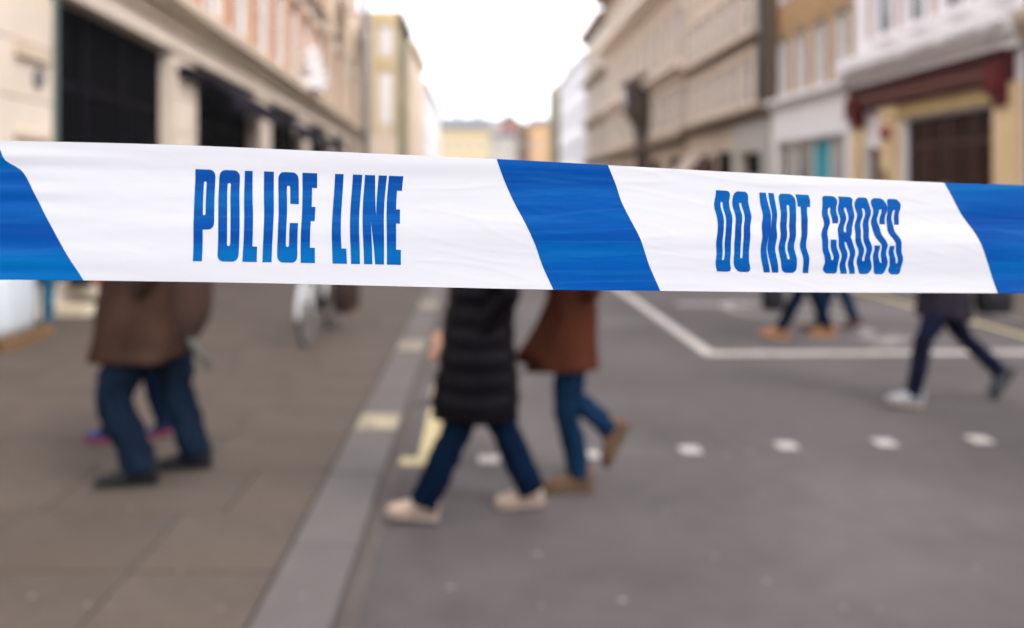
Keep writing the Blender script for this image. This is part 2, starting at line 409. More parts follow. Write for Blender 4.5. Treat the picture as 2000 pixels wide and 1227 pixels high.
# round vents and a stain-dark bracket on the first pier
bm = bmesh.new(); tube(bm, [(BL.lx(9.95), .065, 2.95), (BL.lx(9.95), .12, 2.95)], [.11,.11], 14, 1, ref=Vector((0,0,1))); obj('wall_lamp', bm, LEAD, BL.e)
BL.part('stone_bracket', STONE_LD, (9.4, 10.2, .07, .14, 3.15, 3.28)); BL.part('stone_bracket', STONE_LD, (9.4, 10.2, .07, .13, 2.2, 2.27))
# shop openings: dark room, glazing bars, glass, stall riser
for i, (a, b_) in enumerate(opens):
    BL.part('shop_interior', INTER, (a-.2, b_+.2, -3.19, -3.0, 0, 4.2), (a-.2, b_+.2, -3.0, -.36, 4.155, 4.24), (a-.2, a-.1, -3.0, -.36, 0, 4.15), (b_+.1, b_+.2, -3.0, -.36, 0, 4.15), (a-.1, b_+.1, -3.0, -.36, 0, .05))
    if 0 <= a < 24:
        n = 3
        fr = BL.part('shop_window', BLACKM, *[(a+(b_-a)*k/n-.04, a+(b_-a)*k/n+.04, -.32, -.22, .36, 4.14) for k in range(n+1)], (a, b_, -.30, -.24, 3.0, 3.1), (a, b_, -.33, -.23, .352, .42), (a, b_, -.31, -.22, 4.08, 4.145))
        for k in range(n): BL.part('pane', BLACKG, (a+(b_-a)*k/n+.04, a+(b_-a)*(k+1)/n-.04, -.28, -.27, .42, 3.0), parent=fr); BL.part('pane', BLACKG, (a+(b_-a)*k/n+.04, a+(b_-a)*(k+1)/n-.04, -.28, -.27, 3.1, 4.08), parent=fr)
    else: BL.part('shop_window', BLACKG, (a, b_, -.28, -.26, .36, 4.14))
# hollow the house where the shops are: the solid behind starts behind the rooms (see wall()); things in the near window
BL.part('door_reveal', mat('grey_green_trim', (.10,.14,.12), .5), (10.42-.001, 10.49, -.2, .078, .36, 4.14))
BL.part('display_plinth', mat('cream_ledge', (.5,.43,.33), .7), (11.0, 14.6, -.20, .30, .16, .34)) 
# black awnings
def awning(b, c0, c1, z, drop, proj, m, name='awning'):
    bm = bmesh.new(); x0, x1 = sorted((b.lx(c0), b.lx(c1)))
    prof = [(.05, z), (proj*.5, z-drop*.42), (proj, z-drop), (proj, z-drop-.28), (proj-.02, z-drop-.28), (proj-.02, z-drop-.03), (.05, z-.04)]
    loft(bm, [[Vector((x, o, zz)) for o, zz in prof] for x in (x0, x1)])
    a = obj(name, bm, m, b.e); return a
awning(BL, 16.6, 21.9, 3.98, .45, .75, mat('black_awning_cloth', (.010,.008,.014), .9, spec=.05))
for a, b_ in ((23.6, 28.6), (30.4, 35.4)): awning(BL, a, b_, 3.9, .5, .8, MATS['black_awning_cloth'])
BL.part('awning_box', BLACKM, (15.2, 16.5, .075, .28, 3.72, 3.9))
# gable with a curved brown stone arch at the far end, drainpipes
for cc in (36.4, 43.2):
    arch_band(BL, STONE_LD, cc, 7.9, 2.2, 2.75, .12, .5, 'gable_arch')
    for e_ in (cc-2.7, cc+2.25): BL.part('gable_pier', STONE_LD, (e_, e_+.45, .12, .45, 5.13, 7.9))
def pipe(b, c, o, z0, z1, r=.09, m=None):
    bm = bmesh.new(); x = b.lx(c); tube(bm, [(x,o,z0),(x,o,z1)], [r,r], 10, 1)
    for z in [z0 + k*2.5 for k in range(1, int((z1-z0)/2.5)+1)]: tube(bm, [(x,o,z-.08),(x,o,z+.08)], [r*1.25]*2, 10, 1)
    return obj('drainpipe', bm, m or LEAD, b.e, True)
pipe(BL, 47.6, .5, 0, 15.4, .2); 
# white flower-filled planter standing on the cornice
pt = thing('window_planter', 'white flowering planter on the shop cornice among the red brick piers', 'planter', (XL(29)+.35, 29, 5.12))
bm = bmesh.new(); box(bm, -.25, .3, -.7, .7, 0, .4); obj('box', bm, WHITEP, pt, bevel=.02)
bm = bmesh.new()
for _ in range(110):
    zz = abs(random.gauss(0,.55)); ball(bm, Vector((random.uniform(-.22,.3), random.gauss(0,.36)*(1.3-.4*zz), .4+zz)), random.uniform(.05,.11), 6)
kind(obj('blossom', bm, mat('white_petals', (.78,.76,.76), .8), pt), 'stuff')

# ---- further left buildings
B2 = Bld('cream_corner_house', 'narrow cream and yellow house standing forward beyond the red brick piers', 'building', (-5.0, 50, 0), 50, 'L')
holes = [(51.2+k*2, 52.2+k*2, z, z+1.9) for k in range(3) for z in (1.2, 5, 8.6)]
B2.wall(OLIVE, 50, 57.5, 0, 12.4, holes); [B2.window(*h) for h in holes]
B2.part('end_wall', PALEB, (49.7, 49.998, -5, 0.02, 0, 12.4))
B2.part('yellow_pier', YELLOWB, (49.6, 49.698, -1.3, -1.0, 5, 12.4), (49.6, 49.698, -.22, .03, 5, 12.4), (49.58, 49.698, -1.35, .04, 8.9, 9.6), (49.56, 49.7, -1.4, .06, 11.5, 12.42))
B2.part('end_window', FRAMEW, (49.62, 49.697, -.98, -.24, 9.7, 11.4)); B2.part('end_window', WHITEP, (49.66, 49.697, -.98, -.24, 5.6, 8.6))
cornice(B2, OLIVE, 50, 57.5, 11.9, 12.5, .4); 
B3 = Bld('peach_terrace', 'pale peach stucco terrace beyond the cream corner house', 'building', (-4.75, 57.8, 0), 57.8, 'L')
holes = [(59+k*2.2, 60+k*2.2, z, z+1.9) for k in range(5) for z in (1.2, 5, 8)]
B3.wall(PALEB, 57.8, 70, 0, 12.2, holes); [B3.window(*h, gm=GLASSP) for h in holes]; cornice(B3, YELLOWB, 57.8, 70, 11.4, 12.1, .35)
B4 = Bld('white_terrace', 'white rendered terrace farthest down the left side of the street', 'building', (-4.6, 70.5, 0), 70.5, 'L')
holes = [(72+k*2.6, 73.2+k*2.6, z, z+1.9) for k in range(9) for z in (1.2, 5, 8)]
B4.wall(WHITEP, 70.5, 96, 0, 11, holes); [B4.window(*h, gm=GLASSP) for h in holes]; cornice(B4, WHITEP, 70.5, 96, 10.3, 11, .35)

# ---- buildings closing the street, 150 m away
def endb(name, label, m, xa, xb, Y, top, roof=None, rh=1.5, cols=3):
    b = Bld(name, label, 'building', ((xa+xb)/2, Y, 0), (xa+xb)/2, 'E')
    w = (xb-xa)/cols; holes = []
    for k in range(cols):
        for z in [2+3.4*i for i in range(int((top-3)/3.4)+1)]:
            if z + 1.9 < top: holes.append((round(xa+w*k+w*.3,3), round(xa+w*k+w*.7,3), z, z+1.8))
    b.wall(m, xa, xb, 0, top, holes); [b.window(*h, gm=GLASSP) for h in holes]
    cornice(b, m, xa, xb, top-.6, top-.1, .3)
    if roof:
        bm = bmesh.new(); x0, x1 = sorted((b.lx(xa), b.lx(xb)))
        loft(bm, [[Vector((x, .2, top)), Vector((x, -8, top)), Vector((x, -5.5, top+rh)), Vector((x, -2.5, top+rh))] for x in (x0, x1)])
        obj('roof', bm, roof, b.e)
    return b
endb('yellow_house', 'yellow stucco house with grey roof closing the street on the left', YELLOWB, -7.6, 2.0, 150, 12.6, SLATE, 2.4, 5)
chim = [o for o in COL.objects if o.name == 'yellow_house'][0]
for xx in (4.4, 1.2, -2.6): bx1('chimney', GREYB, chim, xx-.45, xx+.45, -3.6, -2.6, 14.2, 16.6 + .3*(xx > 4))
b = Bld('grey_stone_house', 'small grey stone house between the yellow and orange houses', 'building', (4.4, 151, 0), 4.4, 'E')
holes = [(2.6+k*1.6, 3.4+k*1.6, z, z+1.7) for k in range(3) for z in (2, 5.3, 8.4)]
b.wall(GREYB, 2.05, 7.0, 0, 11.2, holes); [b.window(*h, gm=GLASSP) for h in holes]
bm = bmesh.new(); box(bm, -2.6, 2.3, -6, .2, 11.2, 12); obj('roof', bm, SLATE, b.e)
b = endb('red_house', 'dark red house with a grey dome over the roofs closing the street', REDB, 4.6, 8.6, 160, 14.9, None, 1, 3)
bm = bmesh.new(); vs__ = ball(bm, Vector((.6, -2.2, 14.9)), 1.7, 18, (1.0, 1.0, .95)); tube(bm, [(.6,-2.2,16.4),(.6,-2.2,17.0)], [.3,.12], 8, 1); obj('dome', bm, SLATE, b.e, True)
endb('orange_house', 'orange stucco house closing the street on the right', ORANGEB, 9.4, 13.8, 149, 13.6, SLATE, 1.2, 3)
endb('pale_grey_block', 'pale grey office block rising behind the yellow house', GREYB, -1.5, 9.0, 185, 16.4, SLATE, 1.2, 6)
endb('brown_house', 'grey brown gabled house beside the orange house', TAND, 7.05, 9.35, 152, 13.8, None, 1.6, 2)

# ---- right side of the street
XR = 10.5
# nearest: brown stone house, mostly outside the frame
R0 = Bld('brown_stone_house', 'dark red brown house at the right edge beside the maroon shop', 'building', (XR, 11.5, 0), 11.5, 'R')
holes = [(12.4+k*3, 14+k*3, z, z+2.3) for k in range(1) for z in (1, 5.6, 9.4)]
R0.wall(mat('brown_red_stone', (.13,.06,.045), .85), 11.5, 15.72, 0, 15, holes); [R0.window(*h) for h in holes]
cornice(R0, STONE_LD, 11.5, 15.72, 4.4, 5.0, .35)
# R1 maroon shop
R1 = Bld('maroon_shop_house', 'white rendered house with maroon shop fascia over cream pilasters and dark glazing', 'building', (XR, 15.75, 0), 15.75, 'R')
c0, c1 = 15.75, 22.85
wc = [16.55+k*1.55 for k in range(4)]
holes = [(16.62, 20.2, .5, 3.3), (21.3, 22.2, .15, 2.7)] + [(round(c-.42,3), round(c+.42,3), z, z2) for c in wc for z, z2 in ((5.6, 8.3), (9.5, 11.6))]
R1.wall(WHITEP, c0, c1, 0, 14, holes)
for c in wc:
    for z, z2 in ((5.6, 8.3), (9.5, 11.6)):
        R1.window(round(c-.42,3), round(c+.42,3), z, z2, gm=GLASS, back=.06)
        R1.part('architrave', WHITEP, (c-.56, c-.43, .002, .05, z-.05, z2+.1), (c+.43, c+.56, .002, .05, z-.05, z2+.1), (c-.62, c+.62, .001, .18, z2+.1, z2+.35), (c-.62, c+.62, .001, .2, z-.2, z-.05))
    R1.part('brick_panel', mat('rose_render', (.50,.36,.33), .8), (c+.66, c+.9, .003, .02, 5.5, 8.6))
cornice(R1, WHITEP, c0, c1, 4.36, 5.1, .55, 'shop_cornice', .1)
for k in range(5): R1.part('cornice_bracket', WHITEP, (c0+.4+k*1.55, c0+.65+k*1.55, .1, .5, 4.7, 5.22))
fs = R1.part('fascia_board', MAROON, (c0+.25, c1-.05, .003, .24, 3.72, 4.33), bevel=.015)
R1.part('fascia_trim', mat('gilt_trim', (.16,.07,.03), .6), (c0+.5, c1-.4, .241, .25, 3.93, 4.0))
R1.part('fascia_trim', MAROON, (c0+.2, c1, .002, .34, 4.30, 4.36))
for cc in (c0+.3, c1-.6): R1.part('console', mat('bright_maroon_paint', (.10,.010,.010), .6, spec=.06), (cc-.12, cc+.36, .25, .42, 3.5, 4.05), (cc-.05, cc+.3, .01, .3, 3.25, 3.71), bevel=.03)
R1.part('shop_head', mat('tan_paint', (.40,.28,.11), .5), (16.5, 20.35, .002, .10, 3.36, 3.70))
for a, b_ in ((15.8, 16.5), (20.35, 21.15), (22.25, 22.8)):
    R1.part('pilaster', CREAM, (a, b_, .003, .16, .45, 3.70), (a+.08, b_-.08, .16, .19, .8, 3.1), (a-.03, b_+.03, .002, .2, 0, .45), bevel=.012)
R1.part('shop_window', DKMAROON, *[(16.62+k*.895-.05*(k>0), 16.62+k*.895+.05+(.02 if k==0 else 0), -.2, -.1, .52, 3.28) for k in range(5)], (16.62, 20.2, -.19, -.11, 2.6, 2.7), (16.62, 20.2, -.22, -.09, .502, .62))
for k in range(4): R1.part('pane', BROWNG, (16.69+k*.895, 16.69+k*.895+.8, -.16, -.15, .62, 2.6)); R1.part('pane', BROWNG, (16.69+k*.895, 16.69+k*.895+.8, -.16, -.15, 2.7, 3.28))
R1.part('shop_interior', mat('brown_panelling', (.06,.03,.018), .7), (16.0, 20.9, -3.1, -3.0, 0, 3.6), (16.0, 20.9, -3.0, -.6, 3.4, 3.5))
R1.part('door', DKMAROON, (21.31, 22.19, -.2, -.14, .15, 2.69)); R1.part('wall_plaque', MATS['gilt_trim'], (20.65, 20.9, .191, .22, 1.75, 2.1), bevel=.04)
bm = bmesh.new(); ball(bm, Vector((R1.lx(20.32), .42, 3.0)), .13, 12, (1,1,1.5)); tube(bm, [(R1.lx(20.32),.15,3.4),(R1.lx(20.32),.42,3.35)], [.03,.03], 8, 1); obj('hanging_lantern', bm, mat('red_lacquer', (.24,.015,.015), .4), R1.e, True)
bm = bmesh.new(); box(bm, R1.lx(17.2), R1.lx(18.9), .1, .26, .62, .95)
obj('window_ledge_box', bm, mat('pale_green', (.35,.5,.4), .7), R1.e)
# R2 ochre brick
R2 = Bld('ochre_brick_house', 'ochre brick house with white sash windows over a white shopfront holding a teal panel', 'building', (XR, 22.9, 0), 22.9, 'R')
c0, c1 = 22.9, 29.1; wc = [23.0+.65+k*1.5 for k in range(4)]
holes = [(23.3, 28.6, .7, 3.2)] + [(round(c-.33,3), round(c+.33,3), z, z2) for c in wc for z, z2 in ((4.75, 6.65), (8.0, 9.7), (10.9, 12.2))]
R2.wall(OCHRE, c0, c1, 0, 14, holes)
for c in wc:
    for z, z2 in ((4.75, 6.65), (8.0, 9.7), (10.9, 12.2)):
        R2.window(round(c-.33,3), round(c+.33,3), z, z2, gm=GLASSP, back=.06)
        R2.part('reveal', WHITEP, (c-.39, c-.332, .001, .05, z, z2), (c+.332, c+.39, .001, .05, z, z2)); R2.part('lintel', TAND, (c-.42, c+.42, .002, .06, z2+.02, z2+.3)); 
R2.part('shopfront_render', WHITEP, (c0, c1, .002, .09, 3.21, 4.3), (c0, 23.29, .002, .09, 0, 3.2), (28.61, c1, .002, .09, 0, 3.2), (23.3, 28.6, .002, .09, 0, .69))
cornice(R2, WHITEP, c0, c1, 4.3, 4.7, .35, 'shop_cornice')
R2.part('shop_window', FRAMEW, *[(23.3+k*1.325-.04*(k>0), 23.3+k*1.325+.04, -.16, -.08, .76, 3.13) for k in range(5)], (23.3, 28.6, -.17, -.07, .70, .765), (23.3, 28.6, -.17, -.07, 3.125, 3.19))
for k in range(4): R2.part('pane', (GLASSP, TEAL, GLASS, GLASSP)[k], (23.345+k*1.325, 24.58+k*1.325, -.13, -.12, .71, 3.19))
# brown party pier
R2.part('party_pier', mat('umber_stone', (.12,.09,.065), .85), (28.75, 29.35, .095, .4, 4.72, 14.2), bevel=.03); pipe(R2, 29.2, .5, 4.7, 14, .1)
# R3 beige stone
PALEST = mat('cleaned_stone', (.70,.58,.47), .8, .08, 1.5)
def stone_block_front(b, c0, c1, m, md, bays, floors, sill_m, top, ground_holes=(), arched=()):
    holes = list(ground_holes); bw = (c1-c0)/bays
    for k in range(bays):
        cc = c0 + bw*(k+.5)
        for z0, z1 in floors: holes.append((round(cc-bw*.25,3), round(cc+bw*.25,3), z0, z1))
    b.wall(m, c0, c1, 0, top, holes)
    for k in range(bays):
        cc = c0 + bw*(k+.5)
        for z0, z1 in floors:
            b.window(round(cc-bw*.25,3), round(cc+bw*.25,3), z0, z1, gm=DARKPANE, back=.05)
            b.part('architrave', sill_m, (cc-bw*.34, cc-bw*.252, .001, .05, z0, z1), (cc+bw*.252, cc+bw*.34, .001, .05, z0, z1), (cc-bw*.33, cc+bw*.33, .002, .12, z1+.02, z1+.2), (cc-bw*.33, cc+bw*.33, .002, .10, z0-.18, z0-.02))
            if (z0, z1) in arched: arch_band(b, sill_m, cc, z1+.22, bw*.2, bw*.3, .01, .08, 'window_arch', n=10)
        b.part('pilaster', sill_m, (cc+bw*.5-.14, cc+bw*.5+.14, .003, .07, floors[0][0]-.3, floors[0][1]+.5)) if k < bays-1 else None
    for gh in ground_holes: b.part('shop_window', BLACKG, (gh[0], gh[1], -.2, -.18, gh[2], gh[3]))
R3 = Bld('beige_stone_house', 'beige stone house with a brown string cornice and a small brown awning', 'building', (XR, 29.4, 0), 29.4, 'R')
stone_block_front(R3, 29.4, 41.3, BEIGE, TAND, 7, ((4.9, 6.7), (7.75, 9.6), (10.6, 12.0)), PALEST, 14.5, ((30.2, 32.6, 2.1, 3.0), (34, 36.4, .5, 3.2), (38, 40.4, .5, 3.2)), ((4.9, 6.7),))
cornice(R3, TAND, 29.4, 41.3, 4.25, 4.65, .55, 'shop_cornice'); cornice(R3, TAND, 29.4, 41.3, 7.15, 7.45, .4, 'string_course'); cornice(R3, TAND, 29.4, 41.3, 13.8, 14.5, .7, 'roof_cornice')
R3.part('shopfront', mat('pale_grey_green', (.44,.43,.38), .7), (29.5, 33.4, .003, .12, 0, 2.08), (29.5, 33.4, .003, .12, 3.02, 4.2), (29.5, 30.19, .003, .12, 2.08, 3.02), (32.61, 33.4, .003, .12, 2.08, 3.02))
awning(R3, 37.6, 40.6, 3.3, 1.2, 1.3, mat('beige_awning', (.42,.33,.27), .8)); R3.part('door_shade', BROWNCLOTH, (36.45, 37.3, .01, .5, 1, 3.0))
# R4 tan stone
R4 = Bld('tan_stone_house', 'tall tan stone house with heavy cornices and a dark corbelled oriel', 'building', (XR, 41.5, 0), 41.5, 'R')
stone_block_front(R4, 41.5, 67, TAN, TAND, 10, ((4.9, 7.0), (8.4, 11.2), (13.4, 15.2)), PALEST, 17, tuple((42.5+k*5, 45.5+k*5, .5, 3.3) for k in range(5)), ((8.4, 11.2),))
cornice(R4, TAND, 41.5, 67, 3.9, 4.4, .5, 'shop_cornice'); cornice(R4, PALEST, 41.5, 67, 7.5, 8.1, .6, 'string_course'); cornice(R4, PALEST, 41.5, 67, 12.2, 12.9, 1.0, 'main_cornice'); cornice(R4, TAND, 41.5, 67, 16.2, 17.2, 1.2, 'roof_cornice')
bm = bmesh.new(); cx = R4.lx(51)
rings = []
for z, r in ((0,.42),(5.2,.42),(5.3,.52),(5.5,.55),(6.3,1.05),(6.5,1.15),(8.0,1.15),(8.05,1.28),(8.2,1.3),(8.8,.2)):
    rings.append([Vector((cx+r*math.cos((a+.5)*math.pi/4), .35+r*math.sin((a+.5)*math.pi/4), z)) for a in range(8)])
loft(bm, rings); orl = obj('oriel', bm, DKBROWN, R4.e)
for a in (0, 1, 2, 3):
    w_ = a*math.pi/4+math.pi/8; dx, dy = math.cos(w_+math.pi/8), math.sin(w_+math.pi/8)
    bm = bmesh.new(); box(bm, -.26, .26, 0, .02, 6.7, 7.85); bmesh.ops.rotate(bm, verts=bm.verts, cent=(0,0,0), matrix=Matrix.Rotation(w_+math.pi/8-math.pi/2, 3, 'Z')); bmesh.ops.translate(bm, verts=bm.verts, vec=(cx+dx*1.065, .35+dy*1.065, 0)); obj('oriel_pane', bm, DARKPANE, orl)
# R5-7
R5 = Bld('grey_stone_terrace', 'grey beige stone terrace past the tall tan stone house', 'building', (XR, 67.2, 0), 67.2, 'R')
stone_block_front(R5, 67.2, 80, mat('grey_beige_stone', (.50,.44,.38), .8), TAND, 5, ((4.9, 7.0), (8.4, 10.8), (12.2, 14)), BEIGE, 16.2)
cornice(R5, TAND, 67.2, 80, 7.4, 7.9, .5, 'string_course'); cornice(R5, TAND, 67.2, 80, 11.2, 11.7, .6, 'string_course'); cornice(R5, TAND, 67.2, 80, 15.5, 16.3, .8, 'roof_cornice'); cornice(R5, TAND, 67.2, 80, 3.9, 4.4, .5, 'shop_cornice')
R6 = Bld('white_stone_terrace', 'white stone terrace farthest down the right side of the street', 'building', (XR, 80.2, 0), 80.2, 'R')
stone_block_front(R6, 80.2, 106, WHITEP, WHITEP, 8, ((4.9, 7.0), (8.4, 10.8), (11.9, 13.3)), WHITEP, 15)
cornice(R6, WHITEP, 80.2, 106, 14.2, 15, .6, 'roof_cornice')
R7 = Bld('olive_house', 'narrow olive grey house with a chimney past the white stone terrace', 'building', (10.0, 108, 0), 108, 'R')
holes = [(109.5+k*2.5, 110.6+k*2.5, z, z+1.9) for k in range(3) for z in (1.5, 5, 8.4)]
R7.wall(OLIVE, 108, 117, 0, 15.5, holes); [R7.window(*h) for h in holes]; R7.part('front_return', OLIVE, (107.7, 107.998, -5, .02, 0, 15.5)); R7.part('chimney', PALEB, (109, 111, -3.2, -1.6, 15.5, 18.5))
# ---------------------------------------------------------------- pale city air
hm = bpy.data.materials.new('pale_air'); hm.use_nodes = True; t_ = hm.node_tree; t_.nodes.remove(t_.nodes['Principled BSDF'])
pv = t_.nodes.new('ShaderNodeVolumePrincipled'); pv.inputs['Color'].default_value = (.93,.93,.95,1); pv.inputs['Density'].default_value = .0005; pv.inputs['Anisotropy'].default_value = .2
t_.links.new(pv.outputs[0], t_.nodes['Material Output'].inputs['Volume'])
kind(bx1('haze', hm, None, -60, 60, -20, 205, -1.2, 21), 'stuff')

# ---------------------------------------------------------------- people
def fabric(name, col, rough=.85, var=.5, sheen=0): return mat(name, col, max(rough,.9), var, 5, .25, spec=.0)
SKIN = mat('skin', (.48,.27,.18), .5, .06)
def shoe_parts(parent, ankle, pitch, yaw, m, sole_m, s=1.):
    M = Matrix.Translation(ankle) @ Matrix.Rotation(yaw, 4, 'Z') @ Matrix.Rotation(pitch, 4, 'Y')
    prof = ((-.075,.022,-.03,.0),(-.07,.034,-.075,.035),(-.03,.038,-.078,.06),(.0,.040,-.078,.05),(.05,.040,-.078,.012),(.10,.046,-.078,-.015),(.145,.046,-.076,-.032),(.18,.034,-.072,-.042),(.195,.015,-.066,-.05))
    bm = bmesh.new(); rings = []
    for x, w, z0, z1 in prof:
        rings.append([M @ Vector((x*s, w*s*math.copysign(abs(math.cos(a*math.pi/6))**.7, math.cos(a*math.pi/6)), ((z0+z1)/2+(z1-z0)/2*math.sin(a*math.pi/6))*s)) for a in range(12)])
    loft(bm, rings); sh = obj('shoe', bm, m, parent, True); sole_m = sole_m[1 if pitch < .5 else -1] if isinstance(sole_m, dict) else sole_m
    bm = bmesh.new(); rings = []
    for x, w, z0, z1 in prof:
        w = w*1.08
        rings.append([M @ Vector((x*s*1.03, a*s, z*s)) for a, z in ((w,-.092),(w,-.07),(-w,-.07),(-w,-.092))])
    loft(bm, rings); obj('sole', bm, sole_m, sh)
def hand(bm, w, d, side, s=1.):
    """palm and five fingers hanging along d from wrist w; side = unit vector towards the thumb"""
    d = d.normalized(); side = (side - d*side.dot(d)).normalized(); nrm = d.cross(side)
    tube(bm, [w-d*.03*s, w+d*.02*s, w+d*.06*s, w+d*.095*s], [.026*s,.032*s,.038*s,.034*s], 10, 2, flat=.5, ref=nrm)
    for k, (o, L) in enumerate(((.028,.068),(.010,.078),(-.009,.072),(-.027,.055))):
        p = w + d*.085*s + side*o*s
        tube(bm, [p, p+d*L*.45*s+nrm*.004*s, p+d*L*.8*s+nrm*.018*s, p+d*L*s+nrm*.034*s], [.0095*s,.009*s,.008*s,.006*s], 7, 2)
    p = w + d*.02*s + side*.03*s
    tube(bm, [p, p+d*.03*s+side*.022*s, p+d*.06*s+side*.028*s, p+d*.08*s+side*.022*s+nrm*.01*s], [.013*s,.012*s,.010*s,.007*s], 7, 2)
def person(label, loc, yaw, legs, coat, trousers_m, shoe_m, sole_m, hair_m=None, s=1., arms=None, hem=None, hem_r=(.15,.19), top_r=(.12,.19), quilt=0, flare=0, lean=0, foot_s=1., leg_r=(.092,.068,.06), hair_long=0, coat_name='coat', cdx=0., skin=None, group=None, collar=True, zhip=.88):
    P = thing('person', label, 'person', loc, yaw, group)
    V = Vector
    # trousers
    bm = bmesh.new()
    for sd in (1, -1):
        hip, knee, ank = [V(p) for p in legs[sd][:3]]
        d = (ank-knee).normalized()
        tube(bm, [hip+V((0,0,.06)), hip, (hip+knee)/2, knee, (knee+ank)/2, ank+d*.015], [leg_r[0]*.9, leg_r[0], leg_r[0]*.88, leg_r[1], (leg_r[1]+leg_r[2])/2*.98, leg_r[2]], 16, 7, wob=.30)
    rings = [[V((legs[1][0][0]*.5+legs[-1][0][0]*.5 + rx*math.cos(a*math.pi/9), ry*math.sin(a*math.pi/9), z*s)) for a in range(18)] for z, rx, ry in ((zhip-.13,.06*s,.10*s),(zhip-.06,.11*s,.165*s),(zhip+.06,.12*s,.17*s),(zhip+.15,.11*s,.15*s))]
    loft(bm, rings); obj('trousers', bm, trousers_m, P, True)
    for sd in (1, -1):
        hip, knee, ank, pitch = legs[sd]
        shoe_parts(P, V(ank), pitch, 0, shoe_m[sd] if isinstance(shoe_m, dict) else shoe_m, sole_m, foot_s)
    # coat
    sh = 1.42*s; hem = hem or .75
    bm = bmesh.new(); rings = []; N = 26; K = 34
    cxh = (legs[1][0][0]+legs[-1][0][0])/2
    for i in range(K+1):
        t = i/K; z = hem + (sh+.07*s-hem)*t
        u = min(1, (z-hem)/(sh-.08*s-hem))
        rx = hem_r[0]*(1-u)+top_r[0]*u; ry = hem_r[1]*(1-u)+top_r[1]*u
        cx = cxh + lean*(z-zhip*s) + cdx*max(0, 1-u)
        rx += flare*max(0, 1-u*2.2)*.5; cx += flare*max(0, 1-u*2.2)*.5
        if z > sh-.08*s:
            q = (z-(sh-.08*s))/(.15*s); f = max(0, 1-q*q)**.5; ry = ry*(.34+.66*f); rx = rx*(.55+.45*f)
        qm = 1
        ring = []
        for a in range(N):
            w = 2*math.pi*a/N
            n_ = 1 + .07*noise.noise(V((math.cos(w)*1.9, math.sin(w)*1.9, z*4 + loc[0]))) + .035*noise.noise(V((math.cos(w)*4.5, math.sin(w)*4.5, z*7 + loc[0])))
            if quilt: n_ += .065*abs(math.sin(z/quilt*math.pi))
            ring.append(V((cx + rx*n_*math.cos(w), ry*n_*math.sin(w), z + .035*(1-t)**4*noise.noise(V((math.cos(w)*1.5, math.sin(w)*1.5, loc[0])))*(not quilt))))
        rings.append(ring)
    loft(bm, rings)
    hands = bmesh.new()
    for sd in (1, -1):
        el, wr, grip = arms[sd] if arms else ((.0, .26*sd, 1.1*s), (.06, .27*sd, .86*s), None)
        el, wr = V(el), V(wr); shp = V((cxh+lean*(sh-zhip*s), .17*s*sd, sh-.06*s))
        pth = [shp, (shp+el)/2+V((0,.02*sd,0)), el, (el+wr)/2, wr]
        if quilt:
            Pp, rr = smooth_path(pth, [.07*s,.068*s,.062*s,.056*s,.05*s], 8)
            rr = [r*(1+.06*abs(math.sin(i*1.1))) for i, r in enumerate(rr)]; tube(bm, Pp, rr, 12, 1)
        else: tube(bm, pth, [.068*s,.062*s,.056*s,.048*s,.044*s], 12, 3, wob=.25)
        hand(hands, wr + (wr-el).normalized()*.02, (wr-el), V((1,0,0)), s)
    obj(coat_name, bm, coat, P, True)
    # body: head, neck, hands as one mesh
    hx = cxh + lean*(1.6*s-zhip*s); hc = V((hx+.015*s, 0, 1.585*s))
    vsph = ball(hands, hc, 1, 26, (.092*s, .075*s, .118*s))
    for v in vsph:
        l = (v.co-hc); fx, fy, fz = l.x/(.092*s), l.y/(.075*s), l.z/(.118*s)
        if fz < 0: v.co.y = hc.y + l.y*(1+fz*.28); 
        if fx > 0: v.co.x -= (.012*s)*max(0, abs(fy)-.3)
        g = math.exp(-((fy/.2)**2+((fz+.12)/.22)**2))
        if fx > 0: v.co.x += .026*s*g
        if fx > 0: v.co.x -= .010*s*(math.exp(-(((abs(fy)-.42)/.2)**2+((fz-.12)/.16)**2)))
        if fx > 0: v.co.x += .008*s*math.exp(-((fy/.3)**2+((fz+.55)/.12)**2))
    tube(hands, [V((hx-.025*s,0,1.40*s)), V((hx-.02*s,0,1.47*s)), V((hx-.005*s,0,1.54*s))], [.062*s,.054*s,.052*s], 14, 3)
    for sd in (1, -1):
        ball(hands, hc+V((-.005*s, .073*s*sd, 0)), .026*s, 10, (.6,.35,1.1))
    for sd in (1, -1):                               # ankles inside the shoes
        tube(hands, [V(legs[sd][2])+V((0,0,.07*s)), V(legs[sd][2])-V((0,0,.02*s))], [.034*s,.036*s], 10, 1)
    rings = [[V((cxh+lean*(z-zhip)*s + rx*s*math.cos(a*math.pi/9), ry*s*math.sin(a*math.pi/9), z*s)) for a in range(18)] for z, rx, ry in ((zhip-.06,.08,.13),(zhip+.04,.09,.15),(1.05,.085,.125),(1.25,.10,.145),(1.38,.08,.15),(1.44,.055,.09))]
    loft(hands, rings)
    for sd in (1, -1):
        el, wr = V(arms[sd][0]) if arms else V((0,.26*sd,1.1*s)), V(arms[sd][1]) if arms else V((.06,.27*sd,.86*s))
        tube(hands, [V((cxh+lean*.5, .12*s*sd, 1.36*s)), (V((cxh, .17*s*sd, 1.36*s))+el)/2, el, wr, wr+(wr-el).normalized()*.03], [.045*s,.042*s,.036*s,.026*s,.024*s], 10, 3)
        hp, kn, an = [V(q) for q in legs[sd][:3]]
        tube(hands, [hp+V((0,-.01*sd,.06)), hp, (hp+kn)/2, kn, (kn+an)/2, an], [.07*s,.075*s,.062*s,.046*s,.045*s,.034*s], 12, 3)
    bmesh.ops.recalc_face_normals(hands, faces=hands.faces)
